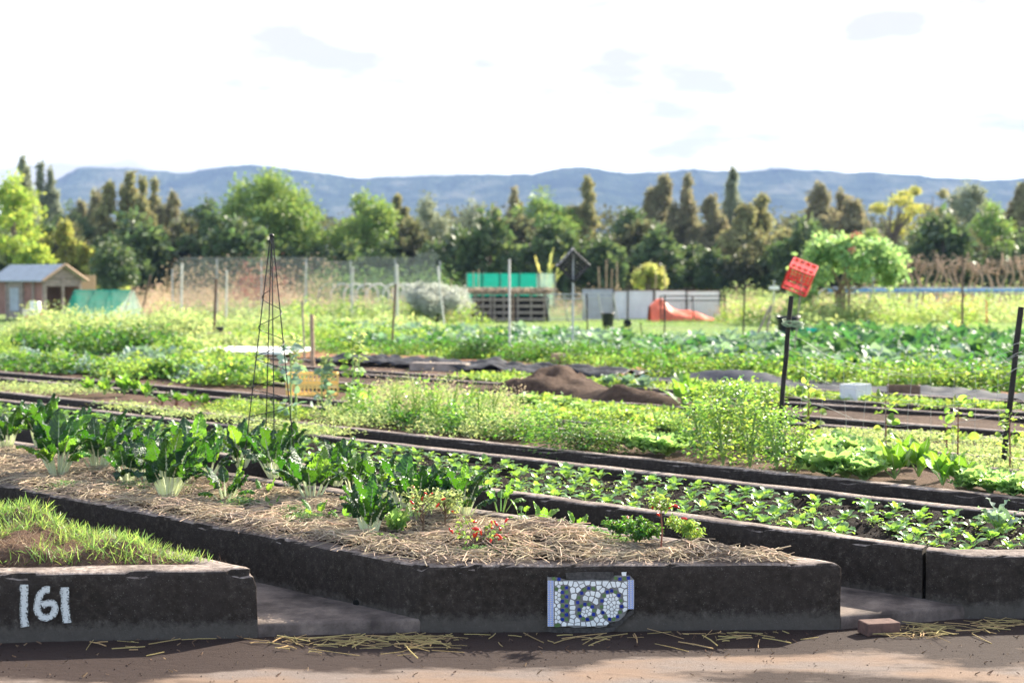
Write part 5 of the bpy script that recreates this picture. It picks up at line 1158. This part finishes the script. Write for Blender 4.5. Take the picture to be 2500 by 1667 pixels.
# ---------------------------------------------------------------- far things
tree('rounded silver grey bush behind the cabbages, right of the hoops', 1003, 655, 172, 50, 'bush', 'silver', 742, 'silver_bush', .075, 3.2, group=None, z=.24)
# shade cloth fence
Ys = 74.; fs = thing('shade_cloth_fence', 'green shade cloth fence behind the pallet compost bay', 'fence', (BY(1172, 640, Ys)[0], Ys, .24)); ox = BY(1172, 640, Ys)[0]
zt = BY(1172, 628, Ys)[2]-.24
for i, x in enumerate((1072, 1110, 1150, 1195, 1240, 1275)): MB().tube([(BY(x, 640, Ys)[0]-ox, .05, -.2), (BY(x, 640, Ys)[0]-ox, .05, zt+.05)], .045, 6).build('post', M['greywood'], fs)
xa_, xb_ = BY(1072, 640, Ys)[0]-ox, BY(1232, 640, Ys)[0]-ox; xc_ = BY(1275, 640, Ys)[0]-ox
cloth([(xa_, 0, zt), (xb_, 0, zt), (xb_, 0, .2), (xa_, 0, .2)], 30, 8, .1).build('shade_cloth', M['greennet'], fs); cloth([(xb_+.02, 0, zt), (xc_, 0, zt), (xc_, 0, .2), (xb_+.02, 0, .2)], 10, 8, .1).build('pale_net', M['palenet'], fs)
# pallet compost bay
Yp = 53.; cb = thing('compost_bay', 'compost bay of grey slatted pallets topped with straw', 'compost bay', (BY(1172, 640, Yp)[0], Yp, .24)); ox = cb.location[0]; zt = BY(1172, 672, Yp)[2]-.24
for (xl, xr) in ((1088, 1130), (1132, 1182), (1186, 1254)):
    a, b = BY(xl, 640, Yp)[0]-ox, BY(xr, 640, Yp)[0]-ox; mb = MB()
    for i in range(5): mb.box(((a+b)/2, 0, .1 + i*(zt-.12)/4), (b-a, .03, .10))
    for x in (a+.05, (a+b)/2, b-.05): mb.box((x, .05, zt/2), (.07, .07, zt+.02))
    mb.build('pallet', M['greywood'], cb)
MB().box((0, .6, zt*.45), (2.9, .9, zt*.85)).build('compost', M['soil'], cb)
seed(81); mb = MB(); n = 1400; p = np.stack([rng.uniform(-1.6, 1.45, n), rng.uniform(-.05, 1.1, n), zt-.05+rng.random(n)*.16], 1); inst(mb, T_STRAW, p, frames(rdir(n, -.2, .2), np.tile((0, 0, 1.), (n, 1))), np.stack([np.full(n, .02), rng.uniform(.15, .4, n), np.full(n, .02)], 1)); mb.build('straw_layer', M['straw'], cb)
# railings
def railing(name, label, x0, x1, yt, yb, Y, mat, nb, lean=.0, rz=0, z=.24, r=.022, cat='railing'):
    k = 3266/Y; w = (x1-x0)/k; h = BY(x0, yt, Y)[2]-z; root = thing(name, label, cat, (BY((x0+x1)/2, 640, Y)[0], Y, z), rz)
    fr = MB(); q = lambda x, zz: (x + lean*zz*.3, zz*.35*lean, zz)
    for zz in (.08, h*.85, h): fr.tube([q(-w/2, zz), q(w/2, zz)], r, 5)
    for x in (-w/2, 0, w/2): fr.tube([q(x, -.1), q(x, h)], r*1.3, 5)
    fr.build('frame', M[mat], root); bb = MB()
    for i in range(1, nb): bb.tube([q(-w/2+w*i/nb, .08), q(-w/2+w*i/nb, h*.85)], r*.5, 4)
    bb.build('bars', M[mat], root); return root
railing('metal_railing', 'grey metal railing leaning before the pallets, left one', 1262, 1345, 676, 735, 53, 'steel', 14, -.5, .1)
railing('metal_railing', 'grey metal railing leaning beside the white panels', 1350, 1420, 674, 735, 54, 'steel', 12, -.6, -.1)
railing('garden_barrier', 'dark barred barrier in front of the red orange tarp', 1520, 1668, 680, 733, 51, 'blackmetal', 26, -.2, 0, cat='barrier')
# panel fences
pf = thing('panel_fence', 'low fence of flat white sheet panels with dark posts', 'fence', (BY(1530, 640, 57)[0], 57, .24)); ox = pf.location[0]
for (a, b, yt, m_) in ((1338, 1408, 664, 'roofgrey'), (1411, 1440, 669, 'offwhite'), (1443, 1500, 668, 'offwhite'), (1506, 1575, 668, 'white'), (1578, 1652, 669, 'white')):
    xa_, xb_ = BY(a, 640, 57)[0]-ox, BY(b, 640, 57)[0]-ox; zt = BY(a, yt, 57)[2]-.24; MB().box(((xa_+xb_)/2, 0, zt/2), (xb_-xa_, .03, zt)).build('panel', M[m_], pf); MB().box((xb_+.03, -.03, zt/2), (.05, .06, zt+.06)).build('post', M['blackplastic'], pf)
    MB().box(((xa_+xb_)/2, 0, zt+.022), (xb_-xa_, .05, .04)).build('top_rail', M['brownwood'], pf)
# tarp heap
seed(82); V = []; c0 = Ypos(1580, 53.5, .24); nx, ny = 44, 16
for i in range(nx):
    for j in range(ny):
        u, v = i/(nx-1), j/(ny-1); x = (u-.5)*2.9; y = (v-.5)*1.6; h = (.78*math.exp(-((u-.12)/.22)**2) + .55*math.exp(-((u-.55)/.25)**2)*.75)*math.sin(math.pi*v)**.7*(1-u*.25); V.append((c0[0]+x, c0[1]+y, .24+max(0, h)*(1+.3*fn(u*7, v*5, 2)) + .03*abs(fn(u*14, v*12))))
solo(MB().add(V, [(i*ny+j, (i+1)*ny+j, (i+1)*ny+j+1, i*ny+j+1) for i in range(nx-1) for j in range(ny-1)], 0, None, True), 'tarpaulin', M['orange'], 'crumpled red orange tarpaulin heaped behind the dark barrier', 'tarpaulin')
# bins, drums
def bin_(name, label, x, y, r, h, mat, cat, tilt=0):
    c = B(x, y, .24); mb = MB(); pr = [(0, r*.8), (h*.9, r*.98), (h*.91, r*1.08), (h, r*1.08), (h, r*.98), (h*.3, r*.85)]; n = 20
    V = [(math.cos(6.2832*i/n)*q, math.sin(6.2832*i/n)*q, zz) for zz, q in pr for i in range(n)]; mb.add(V, [(k*n+i, k*n+(i+1) % n, (k+1)*n+(i+1) % n, (k+1)*n+i) for k in range(len(pr)-1) for i in range(n)], 0, None, True); mb.add([(math.cos(6.2832*i/n)*r*.85, math.sin(6.2832*i/n)*r*.85, h*.3) for i in range(n)] + [(0, 0, h*.3)], [(i, (i+1) % n, n) for i in range(n)])
    o = mb.build(name, M[mat], None, tuple(c)); o.rotation_euler = (tilt, 0, 0); return tag(o, label, cat)
bin_('bucket', 'black ribbed bin standing before the grey railings', 1396, 756, .20, .52, 'blackplastic', 'bin')
bin_('bucket', 'small dark bucket tipped over right of the black bin', 1440, 752, .13, .26, 'blackplastic', 'bucket', .9)
bin_('drum', 'black drum standing behind the dark wound stake', 1810, 800, .26, .75, 'blackplastic', 'drum')
bin_('drum', 'green tub behind the dark wound stake', 1858, 805, .20, .5, 'greennet', 'tub')
for i, (x, y, w, h, m_, lb) in enumerate(((677, 712, .35, .6, 'roofgrey', 'grey box among the tan weeds by the fence'), (735, 716, .45, .35, 'blackplastic', 'dark tub left of the white hoops'), (860, 706, .5, .35, 'blackplastic', 'dark tub under the middle of the hoops'), (800, 700, .5, .3, 'blackplastic', 'dark tub under the left of the hoops'), (777, 748, .25, .3, 'blackplastic', 'small dark pot in the pale weeds below the hoops'), (2345, 690, .5, .3, 'white', 'pale box by the pipes at the right edge'))):
    boxthing('storage_tub', lb, 'tub', x, y, (w, .4, h), m_, .24, .2, .03)
sgn = thing('garden_sign', 'white T shaped marker sign on the far lawn', 'sign', tuple(Ypos(1778, 60, .24))); MB().tube([(0, 0, -.1), (0, 0, 1.55)], .03, 6).build('post', M['steel'], sgn); MB().box((0, -.04, 1.22), (.42, .03, .14)).build('board', M['white'], sgn)
# pipes at right
pp = thing('pipe_frame', 'long blue and white pipes carried on arched supports', 'pipe frame', tuple(Ypos(2150, 60, .24))); ox = pp.location[0]; f_ = lambda x: BY(x, 640, 60)[0]-ox; zf = lambda y: BY(1176, y, 60)[2]-.24
MB().tube([(f_(1900), 0, zf(661)), (f_(2440), 0, zf(662))], .028, 8).build('white_pipe', M['steel'], pp); MB().tube([(f_(1902), -.1, zf(667)), (f_(2440), -.1, zf(667))], .05, 8).build('blue_pipe', M['bluepipe'], pp); MB().tube([(f_(1898), 0, zf(673)), (f_(2440), 0, zf(674))], .028, 8).build('white_pipe', M['steel'], pp)
for x in (1903, 2020, 2128, 2262, 2390):
    w = .42; MB().tube([(f_(x)-w, 0, -.1), (f_(x)-w, 0, zf(680))] + [(f_(x)-w*math.cos(a), 0, zf(680)+.32*math.sin(a)) for a in np.linspace(.2, math.pi-.2, 10)] + [(f_(x)+w, 0, zf(680)), (f_(x)+w, 0, -.1)], .035, 7).build('arched_support', M['steel'], pp)
# dead vines
seed(83); DV = []
for i in range(24):
    x = 2052+i*13.5 + random.uniform(-4, 4); c = Ypos(x, 66+random.uniform(-1, 1), .24); mb = MB(); H = random.uniform(2.1, 2.7); pts = [(.10*math.sin(t*9+i)*(.3+t), .08*math.cos(t*11+i), H*t-.1*(t == 0)) for t in np.linspace(0, 1, 16)]
    mb.tube(pts, list(np.linspace(.06, .035, 16)), 6)
    for k in range(9):
        a = random.uniform(0, 6.28); l = random.uniform(.2, .55); z0 = H*random.uniform(.75, 1); mb.tube([(pts[-2][0], 0, z0), (math.cos(a)*l*.6, math.sin(a)*l*.3, z0+random.uniform(0, .3)), (math.cos(a)*l, math.sin(a)*l*.5, z0+random.uniform(-.35, .1))], [.025, .018, .008], 4)
    o = mb.build('dead_vine', M['wood'], None, tuple(c)); tag(o, ordw(i) + ' twisted bare vine stem from the left in the row above the blue pipe', 'vine', 'row of bare vine stems')
# banana, yellow shrub, papaya like tree
bt = thing('banana_plant', 'yellow green banana plant behind the green shade cloth', 'banana plant', tuple(Ypos(1262, 77, .2))); k = 77/3266
for i, (dx, yt, w) in enumerate(((-30, 583, .34), (4, 568, .40), (26, 574, .30), (-8, 600, .3), (14, 606, .3))):
    zt = BY(1262, yt, 77)[2]-.2; v, f, u, mid = leafsurf(1.6, w, (dx*k*.5, 0, zt-1.6), dx*.012, .15 if i < 3 else .8, 0 if dx > 0 else 0, .3, .05, .0, 0, 9, 5, .8, ph=i); MB().add(v, f, 0, u, True).build('leaf', M['yellowleaf'], bt)
MB().tube([(0, 0, -.1), (0, 0, BY(1262, 625, 77)[2])], [.2, .12], 8).build('trunk', M['reed'], bt)
tree('pale yellow shrub above the white panels', 1490, 610, 80, 76, 'bush', 'yellowleaf', 665, None, .2, 1.6, group=None)
def umbrella_tree():
    seed(84); Y = 52.; k = Y/3266; root = thing('papaya_tree', 'light green umbrella shaped tree on many thin trunks at right', 'tree', (BY(1945, 640, Y)[0], Y, .24)); H = BY(1945, 510, Y)[2]-.24; tk = MB(); cl = []
    for i in range(60):
        a = random.uniform(0, 6.28); q = random.random()**.55; R = 1.75; x, y = math.cos(a)*q*R, math.sin(a)*q*R*.8; z = H*(.93 - .33*q*q) - random.uniform(0, .7)**1.0 + (.12*fn(x*2, y*2)); cl.append(((x + .05, y, z), (.46, .42, .26)))
    cl += [((-1.5+random.uniform(-.3, .3), random.uniform(-.4, .4), H*random.uniform(.25, .6)), (.35, .3, .25)) for _ in range(7)] + [((1.2, 0, H*.55), (.3, .3, .2))]
    for i in range(9):
        b = np.array((random.uniform(-.35, .35), random.uniform(-.3, .3), -.1)); c = np.array(cl[i*4][0]); tk.tube([b, b*1.3+np.array((0, 0, H*.35)), (b*1.4+c)/2+np.array((0, 0, H*.15)), c], [.065, .055, .04, .015], 6)
    tk.build('trunk', M['wood'], root); mb = MB(); crown(mb, cl, 130, .15, T_OVAL, shell=.0, droop=.5); mb.build('crown', M['brightleaf2'], root)
    for i in range(5): c = cl[i*7][0]; m = MB(); crown(m, [((c[0], c[1], c[2]+.28), (.10, .10, .07))], 40, .06, T_ROUND); m.build('flower_cluster', M['pinkflower'], root)
M['brightleaf2'] = leafmat('light_green_leaf', (.22, .37, .13), (.38, .56, .18), .5, .45, .3, .4, .025)
M['pinkflower'] = simple('coral_flower', (.70, .25, .18), .6)
umbrella_tree()
# ---------------------------------------------------------------- trees
M['treegreen'] = leafmat('tree_green_leaf', (.18, .26, .075), (.33, .47, .10), .33, .5, .35, .3, .03)
M['treedark'] = leafmat('tree_dark_leaf', (.085, .12, .06), (.17, .25, .075), .28, .5, .35, .3, .03)
M['treeolive'] = leafmat('tree_olive_leaf', (.26, .255, .12), (.44, .41, .17), .3, .6, .35, .2, .03)
M['treebrown'] = leafmat('tree_brown_leaf', (.27, .25, .15), (.44, .40, .21), .3, .7, .35, .2, .03)
M['treesilver'] = leafmat('tree_silver_leaf', (.27, .30, .21), (.40, .43, .27), .28, .5, .35, .3, .02)
M['treewood'] = leafmat('woodland_leaf', (.085, .09, .05), (.17, .18, .08), .33, .6, .45, .2, .04)
M['treeyellow'] = leafmat('tree_yellow_leaf', (.30, .30, .08), (.55, .55, .12), .45, .5, .35, .3, .03)
tree('tall bright yellow green tree at the left edge', 35, 398, 165, 88, 'round', 'brightleaf', 700)
tree('rounded yellow green tree low at the left edge behind the shed', 78, 555, 100, 80, 'round', 'brightleaf', 690)
tree('small bright yellow tree right of the edge trees', 153, 512, 68, 84, 'column', 'treeyellow', 690)
tree('faint grey spire tree, leftmost above the edge trees', 55, 362, 34, 125, 'cone', 'treesilver', 640)
tree('faint grey spire tree, second from the left edge', 97, 366, 36, 128, 'column', 'treesilver', 640)
tree('dark green open tree behind the small yellow tree', 165, 462, 110, 108, 'round', 'treedark', 690)
tree('brown green casuarina left of the tall golden pair', 226, 440, 70, 112, 'column', 'treebrown', 690)
tree('tall golden green casuarina, tallest of the left group', 300, 400, 66, 110, 'cone', 'treeolive', 690)
tree('golden casuarina just right of the tallest left one', 334, 412, 46, 106, 'column', 'treeyellow2', 690) if False else tree('golden casuarina just right of the tallest left one', 330, 415, 44, 106, 'column', 'treeolive', 690)
tree('narrow olive casuarina with twin tips in the left group', 358, 418, 44, 114, 'column', 'treeolive', 690)
tree('short dark casuarina at the right of the left group', 398, 444, 50, 112, 'cone', 'treebrown', 690)
tree('rounded dark green shrub right of the shed', 262, 552, 125, 76, 'round', 'treedark', 700)
tree('dark wide broadleaf tree left of the great round tree', 478, 452, 130, 104, 'round', 'treedark', 700, gap=1)
tree('great round bright green tree, largest in the row', 622, 396, 262, 93, 'round', 'treegreen', 690, dens=1.7)
tree('wide round green tree right of the largest tree', 838, 440, 190, 94, 'round', 'treegreen', 700, dens=1.5)
tree('slim olive spire between the green and the silver trees', 913, 450, 40, 120, 'cone', 'treeolive', 690)
tree('rounded silver green tree, left of two', 980, 440, 106, 103, 'round', 'treesilver', 690)
tree('rounded silver green tree, right of two', 1083, 455, 100, 106, 'round', 'treesilver', 690)
tree('short bright green tree under the right silver tree', 1080, 560, 100, 92, 'round', 'treegreen', 690)
tree('small pale casuarina right of the silver trees', 1140, 482, 44, 122, 'cone', 'treebrown', 690)
tree('pointed brown casuarina left of the round green tree', 1182, 436, 56, 118, 'cone', 'treebrown', 690)
tree('round green tree in the middle of the row', 1248, 430, 195, 104, 'round', 'treegreen', 700)
tree('tall olive casuarina right of the middle green tree', 1350, 410, 72, 106, 'column', 'treeolive', 690)
tree('broad dark round tree left of the brown casuarinas', 1455, 478, 165, 98, 'round', 'treedark', 700, dens=1.1)
tree('tall brown casuarina with a reddish tip, left of two', 1522, 405, 70, 110, 'cone', 'treebrown', 690)
tree('tall brown casuarina, right of two', 1578, 405, 64, 108, 'column', 'treebrown', 690)
tree('stocky brown casuarina between the brown pair and the grey spire', 1632, 450, 76, 106, 'cone', 'treebrown', 690)
tree('tall grey green spire tree right of centre', 1682, 394, 56, 112, 'column', 'treesilver', 690)
tree('broad olive casuarina right of the grey green spire', 1748, 452, 100, 102, 'cone', 'treeolive', 690)
tree('yellowish round shrub under the broad olive casuarina', 1790, 525, 66, 94, 'round', 'treeolive', 690)
tree('brown pyramid casuarina left of the gap', 1880, 424, 100, 112, 'cone', 'treebrown', 690)
tree('smaller brown pyramid casuarina beside the first', 1932, 443, 66, 114, 'cone', 'treebrown', 690)
tree('open eucalyptus with yellow leaf clusters and bare limbs', 2045, 418, 170, 116, 'sparse', 'treeyellow', 690, dens=1.3)
tree('thin eucalyptus with scattered yellow green tufts', 2140, 430, 120, 118, 'sparse', 'treeolive', 690, dens=1.3, gap=.4)
tree('tall grey green round tree at right', 2222, 416, 116, 108, 'round', 'treesilver', 600)
tree('dark green round tree in front of the grey green one', 2275, 462, 130, 100, 'round', 'treegreen', 700)
tree('brown tree cut off by the right edge', 2362, 410, 60, 108, 'column', 'treebrown', 690)
tree('dark bushy tree behind the dead vines', 2120, 520, 130, 96, 'round', 'treedark', 700)
tree('mid green bushy tree below the tall grey green one', 2200, 530, 120, 94, 'round', 'treegreen', 700)
tree('green spreading tree beyond the umbrella tree', 2000, 525, 130, 104, 'round', 'treegreen', 690)
seed(91); SH = Pool([lambda k=k: tree('x', 1176, 560, 110, 90, 'bush', ('treedark', 'treedark', 'treedark', 'treewood')[k], 716, None, .3, 1.5, sd_=900+k) for k in range(4)])
for i, x in enumerate(range(-20, 2420, 64)):
    Y = random.uniform(84, 96); c = Ypos(x+random.uniform(-15, 15), Y, .2); SH.put(tuple(c), random.uniform(0, 6.28), random.uniform(.9, 1.5), '%s dark shrub from the left in the thicket under the trees' % ordw(i), 'thicket of shrubs under the trees')
# woodland mass behind
seed(92); cl = []
for x in range(-120, 2500, 18):
    Y = random.uniform(128, 150); c = Ypos(x, Y); zt = BY(x, random.uniform(486, 545), Y)[2]
    for q in (.15, .35, .55, .75, .95): cl.append(((c[0]+random.gauss(0, 1), c[1], zt*q), (1.5, 1.5, 1.0)))
mb = MB(); crown(mb, cl, 90, .40, shell=.2); tag(mb.build('woodland', M['treewood']), 'dark woodland filling the gaps behind the row of trees', 'woodland', kind='stuff')
